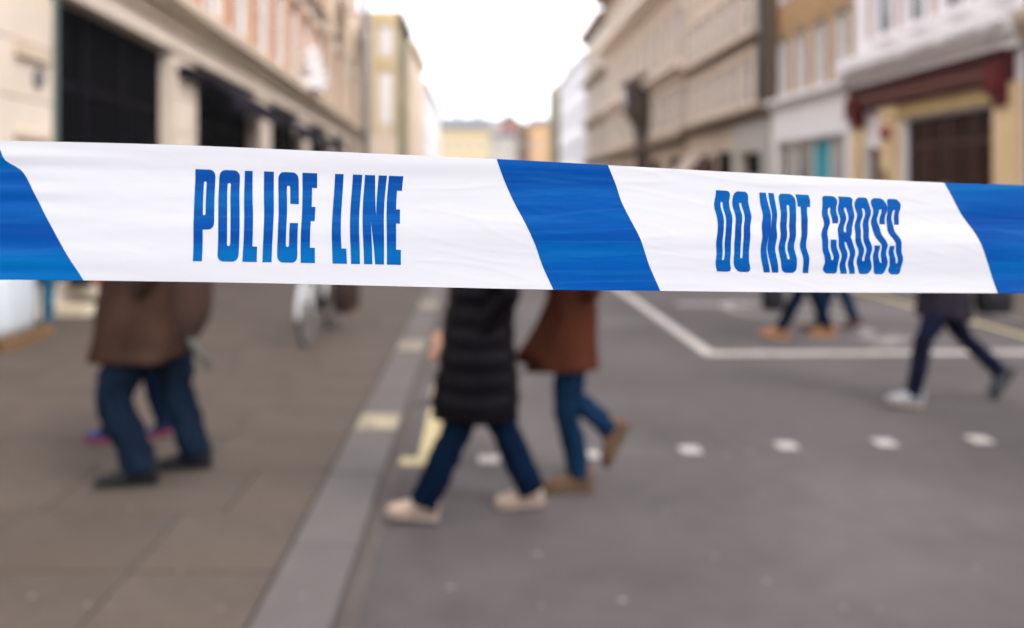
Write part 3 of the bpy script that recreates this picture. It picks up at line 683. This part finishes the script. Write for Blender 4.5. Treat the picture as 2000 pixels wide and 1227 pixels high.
    tm = bpy.data.meshes.new('body'); hands.to_mesh(tm); hands.free(); to = bpy.data.objects.new('body', tm); COL.objects.link(to)
    rm = to.modifiers.new('r', 'REMESH'); rm.mode = 'VOXEL'; rm.voxel_size = .008*s; rm.use_smooth_shade = True
    me = bpy.data.meshes.new_from_object(to.evaluated_get(bpy.context.evaluated_depsgraph_get()))
    bpy.data.objects.remove(to); me.name = 'body'; me.materials.clear(); me.materials.append(skin or SKIN)
    bo = bpy.data.objects.new('body', me); COL.objects.link(bo); bo.parent = P
    hair_m = hair_m or HAIRD
    bm = bmesh.new(); vsph = ball(bm, hc+V((-.012*s,0,.012*s)), 1, 24, (.098*s,.085*s,.122*s))
    bmesh.ops.delete(bm, geom=[v for v in vsph if (v.co.x-hc.x > .03*s and v.co.z-hc.z < .065*s) or v.co.z-hc.z < (-.075-hair_long)*s], context='VERTS')
    if hair_long:
        tube(bm, [hc+V((-.05*s,0,.02*s)), hc+V((-.075*s,0,-.1*s)), hc+V((-.085*s,0,-.1*s-hair_long*s))], [.075*s,.08*s,.05*s], 14, 3, flat=1.15)
    obj('hair', bm, hair_m, P, True)
    for sd in (1, -1):
        bm = bmesh.new(); ball(bm, hc+V((.078*s,.030*s*sd,.012*s)), .011*s, 10); obj('eye', bm, EYE, P, True)
    bm = bmesh.new(); tube(bm, [hc+V((.083*s,-.022*s,-.062*s)), hc+V((.090*s,0,-.062*s)), hc+V((.083*s,.022*s,-.062*s))], [.003*s,.006*s,.003*s], 8, 3); obj('lips', bm, LIPS, P, True)
    if collar:
        bm = bmesh.new(); rings = []
        for z, r in ((1.405,.085),(1.45,.078),(1.475,.08),(1.47,.07),(1.44,.065)):
            rings.append([V((hx-.02*s+r*s*math.cos(a*math.pi/9), r*s*1.05*math.sin(a*math.pi/9), z*s+.012*s*math.cos(a*math.pi/9+math.pi))) for a in range(18)])
        loft(bm, rings, cap=False); obj('collar', bm, coat, P, True)
    return P
HAIRD = mat('dark_brown_hair', (.03,.018,.012), .5, .2, 30); HAIRB = mat('fair_hair', (.30,.19,.09), .5, .2, 30)
EYE = mat('dark_eye', (.02,.015,.012), .2); LIPS = mat('lips', (.40,.15,.12), .5)
JEANS = fabric('navy_jeans', (.002,.006,.016)); JEANSB = fabric('blue_jeans', (.004,.015,.036)); JEANSF = fabric('faded_blue_jeans', (.005,.010,.020)); DKT = fabric('dark_navy_trousers', (.006,.007,.017))
PUFF = mat('black_purple_nylon', (.0015,.001,.002), .42, .15, 6, spec=.08)
BRNC = fabric('russet_suede', (.045,.014,.008)); OLB = fabric('brown_waxed_cotton', (.032,.018,.013))
BLK = mat('black_leather', (.008,.008,.010), .6, spec=.12); TANB = mat('tan_leather', (.20,.09,.04), .7); CREAMS = mat('cream_suede', (.29,.215,.17), .7); TAUPE = mat('taupe_suede', (.085,.048,.028), .8)
RUB = mat('dark_rubber', (.025,.022,.02), .8); PALES = mat('pale_rubber', (.22,.17,.14), .7); GREYS = mat('grey_canvas', (.20,.20,.21), .8)
CHAR = fabric('charcoal_wool', (.018,.015,.021)); BLUEC = fabric('blue_trainer_cloth', (.03,.045,.11)); PINK = mat('pink_rubber', (.20,.015,.05), .6)
PI = math.pi
# woman in the long black puffer coat, striding left
person('person in long black quilted coat, navy jeans and cream shoes striding left', (.02, 4.03, 0), PI,
  {1: ((.0,.075,.84), (.115,.085,.47), (.275,.09,.105), -.10), -1: ((.0,-.075,.84), (-.085,-.085,.46), (-.235,-.09,.10), .05)}, PUFF, JEANS, CREAMS, PALES,
  cdx=.035, hem=.495, hem_r=(.205,.20), top_r=(.135,.19), quilt=.105, leg_r=(.09,.074,.072), hair_long=.12, foot_s=.92,
  arms={1: ((-.11,.235,1.12), (.0,.17,.94), None), -1: ((.03,-.24,1.12), (.165,-.15,.89), None)})
# woman in russet coat
person('person in russet brown coat and slim blue jeans with one boot lifted behind', (.50, 4.42, 0), PI,
  {1: ((.0,.07,.84), (.045,.08,.47), (-.03,.085,.10), 0), -1: ((.0,-.07,.84), (-.025,-.075,.46), (-.215,-.08,.29), 1.1)}, BRNC, JEANSB, TAUPE, mat('brown_rubber', (.08,.05,.03), .8),
  hem=.635, hem_r=(.15,.19), top_r=(.12,.18), flare=.10, hair_m=HAIRB, hair_long=.14, s=.97, leg_r=(.085,.062,.058),
  arms={1: ((-.09,.21,1.10), (-.03,.10,1.02), None), -1: ((-.05,-.22,1.10), (-.02,-.10,1.02), None)})
# loose front panel of the coat
bm = bmesh.new(); rings = []
for z, xf, th in ((.69,.30,.02),(.76,.25,.022),(.86,.19,.02),(1.0,.13,.02),(1.15,.10,.02)):
    rings.append([Vector((xf, -.06, z)), Vector((xf-.01, .10, z)), Vector((xf-.16, .16, z-.05)), Vector((xf-.18, -.02, z-.05))])
loft(bm, rings); obj('coat_flap', bm, BRNC, [o for o in COL.objects if o.get('label','').startswith('person in russet')][0], True)
# man in brown jacket
man = person('person in brown waxed jacket, baggy blue jeans and black shoes on the left pavement', (-1.83, 4.50, PH), PI+.12,
  {1: ((.04,.10,.80), (.13,.12,.46), (-.01,.125,.095), 0), -1: ((-.10,-.10,.82), (-.14,-.11,.44), (-.24,-.11,.095), 0)}, OLB, JEANSF, BLK, RUB,
  cdx=.07, hem=.67, hem_r=(.26,.26), top_r=(.17,.23), s=1.03, leg_r=(.118,.090,.085), foot_s=1.22, lean=.05, zhip=.88,
  arms={1: ((-.10,.28,1.16), (.02,.17,.96), None), -1: ((-.05,-.28,1.15), (.04,-.17,.95), None)})
bm = bmesh.new(); tube(bm, [(-.17,-.02,1.25),(-.20,-.02,1.1),(-.20,-.02,.92),(-.17,-.02,.78)], [.12,.155,.15,.11], 16, 4, flat=1.1)
bp = tag(obj('backpack', bm, mat('brown_canvas_bag', (.036,.018,.013), .9, .2, 10, .2), None, True), 'slumped brown backpack on the back of the man in the waxed jacket', 'backpack')
bp.location = (-1.83, 4.50, PH); bp.rotation_euler = (0,0,PI+.12)
bm = bmesh.new(); tube(bm, [(-.35,.06,.62),(-.24,.05,.76),(-.16,.04,.86)], [.022,.022,.02], 10, 2); tube(bm, [(-.37,.06,.60),(-.35,.06,.62)], [.03,.03], 10, 1)
um = tag(obj('folded_umbrella', bm, mat('grey_green_cloth', (.07,.07,.06), .7), None, True), 'short folded grey umbrella poking out under the brown backpack', 'umbrella')
um.location = bp.location; um.rotation_euler = bp.rotation_euler
# child partly hidden behind him
person('child in dark clothes with blue and pink trainers walking behind the man', (-2.12, 5.18, PH), PI,
  {1: ((.0,.05,.50), (.10,.055,.28), (.20,.06,.07), -.1), -1: ((.0,-.05,.50), (-.04,-.055,.28), (-.10,-.06,.085), .25)}, fabric('plum_wool', (.05,.02,.03)), JEANS, BLUEC, PINK,
  hem=.47, hem_r=(.09,.13), top_r=(.09,.12), s=.66, leg_r=(.058,.045,.045), foot_s=.72, zhip=.80, arms={1: ((-.02,.16,.74), (.05,.16,.60), None), -1: ((.0,-.16,.74), (-.04,-.16,.60), None)}, hair_m=HAIRD)
# man on the right
person('person in charcoal jacket and dark slim trousers taking a long stride', (3.47, 6.12, 0), PI,
  {1: ((.0,.075,.84), (.19,.085,.49), (.27,.09,.10), -.12), -1: ((.0,-.075,.84), (-.19,-.085,.50), (-.47,-.09,.225), .95)}, CHAR, DKT, {1: GREYS, -1: mat('slate_canvas', (.03,.038,.045), .8)}, {1: PALES, -1: RUB},
  hem=.66, hem_r=(.19,.20), top_r=(.12,.19), s=.955, leg_r=(.088,.062,.055), arms={1: ((-.14,.23,1.08), (-.02,.15,.90), None), -1: ((.02,-.23,1.08), (.06,-.15,.9), None)})
def bag(label, loc, sz, m, rz=0, name='bag', cat='bag'):
    b = thing(name, label, cat, loc, rz); w, d, h = sz
    bm = bmesh.new(); rings = []
    for z, f in ((0,.82),(h*.1,.98),(h*.5,1.05),(h*.85,.95),(h,.7)):
        rings.append([Vector((w/2*f*math.copysign(abs(math.cos(a*PI/8))**.5, math.cos(a*PI/8)), d/2*f*math.copysign(abs(math.sin(a*PI/8))**.5, math.sin(a*PI/8)), z)) for a in range(16)])
    loft(bm, rings); obj('pouch', bm, m, b, True)
    bm = bmesh.new(); tube(bm, [(-w*.3,0,h*.95),(-w*.25,0,h+.12),(0,0,h+.2),(w*.25,0,h+.12),(w*.3,0,h*.95)], [.01]*5, 8, 4); obj('handle', bm, m, b, True)
    return b
sb = bag('black bag swinging behind the person in the charcoal jacket', (3.74, 5.95, .70), (.26,.14,.22), BLK, .2)
bm = bmesh.new(); tube(bm, [(-.09,0,.2),(-.16,.03,.5),(-.26,.06,.70),(-.36,.08,.66),(-.40,.1,.5)], [.014]*5, 8, 4); obj('shoulder_strap', bm, BLK, sb, True)
# pair in the marked bay
person('person in navy coat, jeans and tan boots, left of the pair', (3.60, 8.85, 0), PI,
  {1: ((.0,.075,.84), (.18,.085,.48), (.37,.09,.11), -.2), -1: ((.0,-.075,.84), (-.06,-.085,.47), (-.20,-.09,.10), .05)}, fabric('navy_wool', (.02,.025,.05)), JEANS, TANB, mat('tan_rubber', (.28,.15,.07), .8),
  hem=.66, s=.96, hair_m=HAIRD, hair_long=.1, foot_s=1.15, arms={1: ((.16,.25,1.07), (.42,.24,.90), None), -1: ((-.06,-.25,1.08), (-.05,-.26,.84), None)}, group='people crossing the bay')
person('person in slate coat, teal jeans and dark brown shoes, right of the pair', (4.12, 9.35, 0), PI,
  {1: ((.0,.075,.84), (.16,.085,.48), (.27,.09,.10), -.1), -1: ((.0,-.075,.84), (-.06,-.085,.47), (-.20,-.09,.12), .3)}, fabric('slate_wool', (.04,.045,.055)), JEANSB, mat('dark_brown_leather', (.07,.035,.02), .5), RUB,
  hem=.68, s=.97, hair_m=HAIRB, group='people crossing the bay')
bag('black carrier bag held low in front of the pair in the painted bay', (3.09, 8.61, .33), (.22,.13,.28), BLK)
# person at the left edge beside the white sack
person('person in bright blue jeans and tan boots behind the white sack', (-4.80, 8.95, PH), PI*.6,
  {1: ((.0,.075,.84), (.02,.085,.47), (.02,.09,.10), 0), -1: ((.0,-.075,.84), (.0,-.085,.47), (-.04,-.09,.10), 0)}, fabric('dark_blue_anorak', (.02,.03,.06)), fabric('bright_blue_jeans', (.02,.08,.13)), TANB, MATS['tan_rubber'],
  hem=.72, s=.97)
sk = thing('builders_sack', 'large white woven sack standing on a wooden pallet at the left edge', 'sack', (-4.97, 8.35, PH+.12))
bm = bmesh.new(); rings = []
for z, f in ((0,.96),(.1,1.0),(.3,1.04),(.55,1.0),(.68,.95),(.72,.8)):
    rings.append([Vector((.33*f*math.copysign(abs(math.cos(a*PI/10))**.4, math.cos(a*PI/10))*(1+.03*noise.noise(Vector((a,z*6,0)))), .33*f*math.copysign(abs(math.sin(a*PI/10))**.4, math.sin(a*PI/10)), z)) for a in range(20)])
loft(bm, rings); obj('cloth', bm, mat('white_woven_plastic', (.40,.43,.46), .6, .08, 8, .2), sk, True)
for sx in (-1,1):
    bm = bmesh.new(); tube(bm, [(sx*.3,-.3,.68),(sx*.3,-.1,.85),(sx*.3,.1,.85),(sx*.3,.3,.68)], [.015]*4, 8, 4); obj('loop', bm, MATS['white_woven_plastic'], sk, True)
pa = thing('pallet', 'low tan wooden pallet under the white sack', 'pallet', (-4.97, 8.35, PH)); WOOD = mat('pallet_wood', (.15,.085,.042), .8, .2, 3, .2, stretch=(1,6,6))
for k in range(5): bx1('board', WOOD, pa, -.42, .42, -.40+k*.165, -.40+k*.165+.12, .095, .118)
for k in range(3): bx1('bearer', WOOD, pa, -.40+k*.36, -.32+k*.36, -.40, .38, 0, .094)
# goods in front of the shop: dark figures and boxes low on the ledge
def crate(label, loc, sz, m):
    w, d, h = sz; t = .02; e = thing('crate', label, 'crate', loc)
    bx1('bottom', m, e, -w/2, w/2, -d/2, d/2, 0, t)
    for a in ((-w/2,-w/2+t,-d/2,d/2),(w/2-t,w/2,-d/2,d/2),(-w/2+t,w/2-t,-d/2,-d/2+t),(-w/2+t,w/2-t,d/2-t,d/2)):
        bx1('side', m, e, *a, t+.001, h)
crate('low cream crate on the pavement by the shop opening', (-5.12, 10.35, PH), (.5,.35,.12), MATS['cream_ledge'])
crate('bright red crate on the ledge of the first shop opening', (-5.25, 11.2, .34), (.24,.24,.34), mat('red_plastic', (.42,.02,.02), .5))
crate('tall black crate between the red crate and the stone pier', (-5.22, 10.75, .34), (.22,.24,.40), BLK)
crate('wide black crate to the right of the red crate', (-5.22, 12.0, .34), (.25,.9,.36), BLK)
# ---------------------------------------------------------------- bicycle
bk = thing('bicycle', 'parked bicycle with white mudguards and a white fork on the left pavement', 'bicycle', (-1.70, 8.75, PH), R(-93))
WH = mat('white_enamel', (.40,.40,.41), .5); 
def torus(bm, c, Rr, r, n=36, m_=8):
    rings = []
    for i in range(n):
        a = 2*PI*i/n; d = Vector((math.cos(a),0,math.sin(a)))
        rings.append([c + d*(Rr+r*math.cos(b*2*PI/m_)) + Vector((0,r*math.sin(b*2*PI/m_),0)) for b in range(m_)])
    rings.append(rings[0]); loft(bm, rings, cap=False); bmesh.ops.remove_doubles(bm, verts=bm.verts, dist=1e-6)
for wx in (.52, -.52):
    bm = bmesh.new(); torus(bm, Vector((wx,0,.34)), .322, .018); w_ = obj('wheel', bm, RUB, bk, True)
    bm = bmesh.new(); torus(bm, Vector((wx,0,.34)), .30, .010); obj('rim', bm, LEAD, w_, True)
    bm = bmesh.new()
    for k in range(20): a = 2*PI*k/20; tube(bm, [(wx,.02*(-1)**k,.34),(wx+.3*math.cos(a),0,.34+.3*math.sin(a))], [.0018]*2, 4, 1)
    tube(bm, [(wx,-.05,.34),(wx,.05,.34)], [.02,.02], 8, 1, ref=Vector((0,0,1))); obj('spokes', bm, LEAD, w_)
    bm = bmesh.new(); rings = []
    for i in range(15):
        a = R(10+i*12 if wx < 0 else -5+i*10); d = Vector((math.cos(a),0,math.sin(a))); c = Vector((wx,0,.34))
        rings.append([c+d*.355+Vector((0,-.03,0)), c+d*.365, c+d*.355+Vector((0,.03,0)), c+d*.352])
    loft(bm, rings); obj('mudguard', bm, WH, bk, True)
bm = bmesh.new()
for a, b_, r in (((-.52,0,.34),(-.08,0,.30),.012),((-.52,0,.34),(-.16,0,.72),.010),((-.08,0,.30),(-.20,0,.86),.015),((-.08,0,.30),(.38,0,.72),.018),((-.17,0,.78),(.36,0,.80),.015),((.38,0,.70),(.345,0,.90),.018)):
    tube(bm, [a, b_], [r, r], 8, 1)
obj('frame', bm, BLACKM, bk, True)
bm = bmesh.new(); tube(bm, [(.38,0,.70),(.45,0,.52),(.50,0,.42)], [.02,.02,.02], 8, 1)
for sd in (1,-1): tube(bm, [(.41,0,.62),(.43,.045*sd,.60),(.52,.045*sd,.34)], [.014,.013,.010], 8, 2)
obj('fork', bm, WH, bk, True)
bm = bmesh.new(); tube(bm, [(.345,0,.9),(.35,0,1.0)], [.014,.014], 8, 1); tube(bm, [(.22,.28,1.0),(.33,.2,1.02),(.36,0,1.0),(.33,-.2,1.02),(.22,-.28,1.0)], [.012]*5, 8, 4); obj('handlebar', bm, LEAD, bk, True)
bm = bmesh.new(); tube(bm, [(-.34,0,.90),(-.25,0,.91),(-.12,0,.90),(-.04,0,.89)], [.07,.075,.035,.02], 12, 3, flat=1.1, ref=Vector((0,1,0))); obj('saddle', bm, BLK, bk, True)
bm = bmesh.new(); tube(bm, [(-.08,-.06,.3),(-.08,.06,.3)], [.02,.02], 8, 1, ref=Vector((0,0,1))); tube(bm, [(-.08,.06,.3),(.05,.065,.2)], [.01,.01], 6, 1); tube(bm, [(-.08,-.06,.3),(-.21,-.065,.4)], [.01,.01], 6, 1)
box(bm, .0, .1, .07, .14, .19, .21); box(bm, -.26, -.16, -.14, -.07, .39, .41); obj('pedals', bm, BLACKM, bk)
bm = bmesh.new()
for sd in (1,-1): tube(bm, [(-.20,.05*sd,.76),(-.75,.05*sd,.76)], [.007]*2, 6, 1); tube(bm, [(-.52,.06*sd,.36),(-.55,.05*sd,.76)], [.007]*2, 6, 1)
for xx in (-.3,-.45,-.6,-.74): tube(bm, [(xx,-.2 if xx in (-.45,-.6) else -.05,.765),(xx,.2 if xx in (-.45,-.6) else .05,.765)], [.007]*2, 6, 1, ref=Vector((0,0,1)))
obj('rack', bm, BLACKM, bk, True)
bm = bmesh.new(); ball(bm, Vector((.57,0,.73)), .04, 10); obj('reflector', bm, mat('orange_plastic', (.75,.28,.03), .3), bk, True)
pn = bag('bulging black and brown pannier on the rear of the parked bicycle', (-1.49, 9.22, PH+.20), (.34,.26,.44), mat('black_brown_canvas', (.03,.02,.017), .9, spec=.05), R(-93), 'pannier', 'bag')
bm = bmesh.new(); box(bm, -.14, .14, -.12, .12, .0, .10); obj('base_panel', bm, mat('brown_leather', (.16,.07,.03), .6), pn, bevel=.02)

# ---------------------------------------------------------------- police tape
TOP = [(-1400,262),(-600,268),(0,275),(335,283),(640,296),(970,311),(1190,323),(1500,340),(1845,357),(2000,362),(2600,383),(3400,404)]
BOT = [(-1400,543),(-600,543),(0,546.5),(165,548),(500,553),(850,561),(1080,566),(1290,568.5),(1520,571),(1950,573),(2000,573),(2600,573),(3400,566)]
def itp(T, u):
    n = len(T)
    if u <= T[0][0]: return T[0][1]
    for i in range(n-1):
        if u <= T[i+1][0]:
            p0, p1, p2, p3 = T[max(i-1,0)], T[i], T[i+1], T[min(i+2,n-1)]
            t = (u-p1[0])/(p2[0]-p1[0]); h = p2[0]-p1[0]
            m1 = (p2[1]-p0[1])/max(1,(p2[0]-p0[0]))*h; m2 = (p3[1]-p1[1])/max(1,(p3[0]-p1[0]))*h
            return (2*t**3-3*t*t+1)*p1[1]+(t**3-2*t*t+t)*m1+(-2*t**3+3*t*t)*p2[1]+(t**3-t*t)*m2
    return T[-1][1]
TW = .075
def hgt(u): return 254 + (273-254)*max(0,(1000-u))/1000*.95 - (254-211.5)*max(0,u-1000)/1000 if False else itp(BOT,u)-itp(TOP,u)
def tape_disp(u, v):
    n = noise.noise
    wr = .45 + .55*min(1, max(0, (u-950)/500))
    lf = max(0, 1-abs(u-40)/260)
    d = .0015*n(Vector((u/1100, v*2.9, 1.3))) + .00030*n(Vector((u/520, v*6.5+u*.0006, 7.1)))
    d += wr*.00012*n(Vector(((u+v*260)/150, v*13-u*.004, 3.3)))
    d += wr*.00004*n(Vector(((u-v*90)/60, v*24+u*.006, 9.3)))
    d += lf*.0006*n(Vector((u/300, v*11, 5.5)))
    r = n(Vector((u/260, (v*7-u*.0035), 21.)))
    d += .00045*max(0, .07-abs(r))*(1 if u > 820 else .4)*4
    return d
def tape_pt(u, v, lift=0.):
    Y = TW*F/hgt(u)
    y = itp(TOP,u)+v*hgt(u)
    p = at(u, y, Y)
    return p + Vector((0, -tape_disp(u, v)-lift, 0))
TAPEW = mat('white_tape_film', (.54,.545,.585), .26, .015, 3, 0, transl=.25, spec=.5)
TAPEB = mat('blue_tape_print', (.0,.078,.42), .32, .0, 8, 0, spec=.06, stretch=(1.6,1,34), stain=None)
inksheen(TAPEB); filmrelief(TAPEB, .12); filmrelief(TAPEW, .12)
tp = thing('police_tape', 'blue and white police cordon tape stretched across the street close to the camera', 'tape', (0, .47, 1.57))
def tobj(name, bm, m, smooth=True):
    bmesh.ops.translate(bm, verts=bm.verts, vec=(0,-.47,-1.57))
    me = bpy.data.meshes.new(name); 
    for f in bm.faces:
        f.normal_update()
    for f in bm.faces:
        if f.normal.y > 0: f.normal_flip()
    bm.to_mesh(me); bm.free(); me.materials.append(m); me.polygons.foreach_set('use_smooth', [True]*len(me.polygons))
    o = bpy.data.objects.new(name, me); COL.objects.link(o); o.parent = tp; return o
bm = bmesh.new(); NV = 64; us = [-1400+8*i for i in range(601)]
g = [[bm.verts.new(tape_pt(u, j/NV)) for j in range(NV+1)] for u in us]
for a, b_ in zip(g, g[1:]):
    for j in range(NV): bm.faces.new((a[j], a[j+1], b_[j+1], b_[j]))
tobj('film', bm, TAPEW)
def print_patch(name, loops, m, mapf, du=8, dv=1/64, lift=.00014):
    """loops: closed outlines in a flat (u, v) plane; filled, sliced finely and laid on the film"""
    bm = bmesh.new(); edges = []
    for lp in loops:
        vv = [bm.verts.new((x, y_, 0)) for x, y_ in lp]
        edges += [bm.edges.new((vv[i], vv[(i+1) % len(vv)])) for i in range(len(vv))]
    bmesh.ops.triangle_fill(bm, use_beauty=True, use_dissolve=False, edges=edges)
    for v in bm.verts: v.co = Vector((*mapf(v.co.x, v.co.y), 0))
    def cut(axis, step, lo, hi):
        k = math.ceil(lo/step)
        while k*step < hi:
            co_ = [0,0,0]; co_[axis] = k*step; no = [0,0,0]; no[axis] = 1
            bmesh.ops.bisect_plane(bm, geom=bm.verts[:]+bm.edges[:]+bm.faces[:], plane_co=co_, plane_no=no, dist=1e-5); k += 1
    xs = [v.co.x for v in bm.verts]; ys = [v.co.y for v in bm.verts]
    cut(0, du, min(xs)+1e-3, max(xs)); cut(1, dv, min(ys)+1e-4, max(ys))
    for v in bm.verts:
        v.co = tape_pt(v.co.x, v.co.y, lift)
    return tobj(name, bm, m)
def uv(px, py): return (px, (py-itp(TOP,px))/hgt(px))
def dens(pts, n=3):
    """smooth the measured edge a little and keep its wander"""
    P = [Vector((a,b)) for a,b in pts]; out, _ = smooth_path(P, [0]*len(P), n); return [(p.x,p.y) for p in out]
def stripe(left, right):
    L_ = [uv(*p) for p in dens(left)]; R_ = [uv(*p) for p in dens(right)]
    L_[0] = (L_[0][0], -.0005); L_[-1] = (L_[-1][0], 1.0005); R_[0] = (R_[0][0], -.0005); R_[-1] = (R_[-1][0], 1.0005)
    print_patch('blue_stripe', [L_ + R_[::-1]], TAPEB, lambda a, b: (a, b))
eL = [(-14,275),(0,291),(10,313),(38,331),(52,350),(75,396),(100,443),(130,496),(163,547.5)]
eM = [(970,311),(984,350),(1003,393),(1028,440),(1046,480),(1060,520),(1081,566)]
eMr = [(1187,323),(1203,362),(1214,395),(1230,427),(1251,468),(1268,518),(1290,568)]
eR = [(1845,357),(1861,385),(1878,418),(1909,463),(1929,512),(1950,573)]
sh_ = lambda E, dx: [(a+dx, b) for a, b in E]
def refit(E):
    out = []
    for i, (a, b) in enumerate(E):
        f = i/(len(E)-1); out.append((a, itp(TOP,a)+hgt(a)*f))
    return out
stripe(refit([(-240,0),(-200,0),(-160,0),(-110,0),(-60,0)]), eL)
stripe(eM, eMr)
stripe(eR, refit([(2052,0),(2075,0),(2100,0),(2130,0),(2155,0)]))
stripe(refit([(-1180,0),(-1140,0),(-1100,0),(-1060,0),(-1010,0)]), refit([(-960,0),(-920,0),(-880,0),(-840,0),(-790,0)]))
stripe(refit([(2690,0),(2720,0),(2750,0),(2780,0),(2810,0)]), refit([(2870,0),(2900,0),(2930,0),(2960,0),(2990,0)]))
# glyphs in a unit box, y down
ch, cv = .22, .055
def ro(x0, y0, x1, y1, cx=ch, cy=cv, corners='abcd'):
    """box with rounded corners a: top-left b: top-right c: bottom-right d: bottom-left"""
    pts = []
    def q(cxx, cyy, a0):
        for k in range(5):
            a = R(a0+k*22.5); pts.append((cxx+cx*math.cos(a), cyy+cy*math.sin(a)))
    if 'a' in corners: q(x0+cx, y0+cy, 180)
    else: pts.append((x0,y0))
    if 'b' in corners: q(x1-cx, y0+cy, 270)
    else: pts.append((x1,y0))
    if 'c' in corners: q(x1-cx, y1-cy, 0)
    else: pts.append((x1,y1))
    if 'd' in corners: q(x0+cx, y1-cy, 90)
    else: pts.append((x0,y1))
    return pts
hi_ = lambda x0,y0,x1,y1: ro(x0,y0,x1,y1,.07,.022)
G = {
 'P': [ro(0,0,1,.655,.30,.075,'bc')[:-1] + [(.48,.655),(.45,.66),(.45,1),(0,1)], hi_(.44,.13,.57,.50)],
 'O': [ro(0,0,1,1,.28,.075), hi_(.42,.14,.57,.83)],
 'D': [ro(0,0,1,1,.30,.06,'bc'), hi_(.43,.14,.57,.86)],
 'L': [[(0,0),(.66,0),(.66,.83),(1,.83),(1,1),(0,1)]],
 'I': [[(0,0),(1,0),(1,1),(0,1)]],
 'C': [ro(0,0,1,1,.28,.075,'ab')[:10] + [(1,.35),(.58,.35),(.58,.17),(.55,.15),(.45,.15),(.42,.17),(.42,.80),(.45,.825),(.55,.825),(.58,.80),(.58,.56),(1,.56)] + ro(0,0,1,1,.28,.075,'cd')[2:]],
 'E': [[(0,0),(1,0),(1,.165),(.66,.165),(.66,.375),(.93,.375),(.93,.535),(.66,.535),(.66,.83),(1,.83),(1,1),(0,1)]],
 'N': [[(0,0),(.46,0),(.64,.46),(.62,0),(1,0),(1,1),(.56,1),(.40,.52),(.42,1),(0,1)]],
 'T': [[(0,0),(1,0),(1,.155),(.76,.155),(.76,1),(.24,1),(.24,.155),(0,.155)]],
 'R': [ro(0,0,1,1,.28,.06,'b')[:-2] + [(1,.42),(.93,.49),(.85,.515),(.94,.55),(.98,.62),(1,1),(.60,1),(.58,.62),(.52,.585),(.43,.585),(.43,1),(0,1)], hi_(.43,.14,.58,.46)],
 'S': [ro(0,0,1,1,.28,.075,'ab')[:10] + [(1,.34),(.60,.34),(.60,.16),(.56,.145),(.46,.145),(.42,.16),(.42,.27),(.50,.33),(.90,.53),(1,.61)] + ro(0,0,1,1,.28,.075,'c')[2:-1] +
      [(.28,1),(.15,.985),(.03,.955),(0,.925),(0,.62),(.42,.62),(.42,.82),(.46,.85),(.54,.85),(.58,.82),(.58,.66),(.50,.60),(.10,.42),(0,.34)]],
}
def words(items, v0, v1, mapx):
    for ch_, xt0, xt1, xb0, xb1 in items:
        def mf(gx, gy):
            t = gy; x0 = xt0+(xb0-xt0)*t; x1 = xt1+(xb1-xt1)*t
            x = x0+(x1-x0)*gx; x += mapx(x, gy)
            a = v0(x); b = v1(x); return (x, a+(b-a)*gy)
        # subdivide the outline so it can bend
        loops = []
        for lp in G[ch_]:
            q = []
            for i, p in enumerate(lp):
                p2 = lp[(i+1) % len(lp)]; n_ = max(1, int(abs(p2[1]-p[1])/.03)); 
                for k in range(n_): q.append((p[0]+(p2[0]-p[0])*k/n_, p[1]+(p2[1]-p[1])*k/n_))
            cl = []
            for p in q:
                if not cl or (abs(p[0]-cl[-1][0])+abs(p[1]-cl[-1][1]))>1e-5: cl.append(p)
            if (abs(cl[0][0]-cl[-1][0])+abs(cl[0][1]-cl[-1][1]))<1e-5: cl.pop()
            loops.append(cl)
        print_patch('letter', loops, TAPEB, mf, du=10)
lin = lambda xa, a, xb, b: (lambda x: a+(b-a)*(x-xa)/(xb-xa))
s2 = lambda *a: [v/2 for v in a]
W1 = [('P',380,420,376,416), ('O',427.5,468.5,424,466), ('L',478,501.5,474,502.5), ('I',516,535.5,513.5,531.5), ('C',544,583.5,542,581.5), ('E',591,619.5,587.5,615),
      ('L',654,679,649,677), ('I',688.5,707,685,702.5), ('N',712,755.5,710.5,750), ('E',759.5,788,756,783.5)]
def wob1(x, t): return -1.2*math.sin(t*PI)*((x-560)/230) + .8*math.sin(t*7+x*.02) + (-3.0*t*(1-t)*2 if x > 640 else 0)
words(W1, lin(380,.172,788,.163), lin(376,.847,785,.837), wob1)
W2 = [('D',1397.5,1427,1400.5,1428.5), ('O',1433,1464,1435.5,1465), ('N',1486,1514.5,1488.5,1518), ('O',1522,1553,1524,1554.5), ('T',1555.5,1580.5,1562,1584), 
      ('C',1604.5,1633,1608.5,1636.5), ('R',1636,1664.5,1641,1668.5), ('O',1669,1697,1674.5,1701), ('S',1701,1729,1706,1731.5), ('S',1731,1755,1737,1762)]
def wob2(x, t): return 2.2*math.sin(t*9.5+x*.011+.6) - 1.2*math.sin(t*17+x*.03) + (1.5*math.sin(t*26+x*.05) if x > 1590 else .5*math.sin(t*26))
words(W2, lin(1397,.157,1757,.166), lin(1400,.832,1762,.838), wob2)
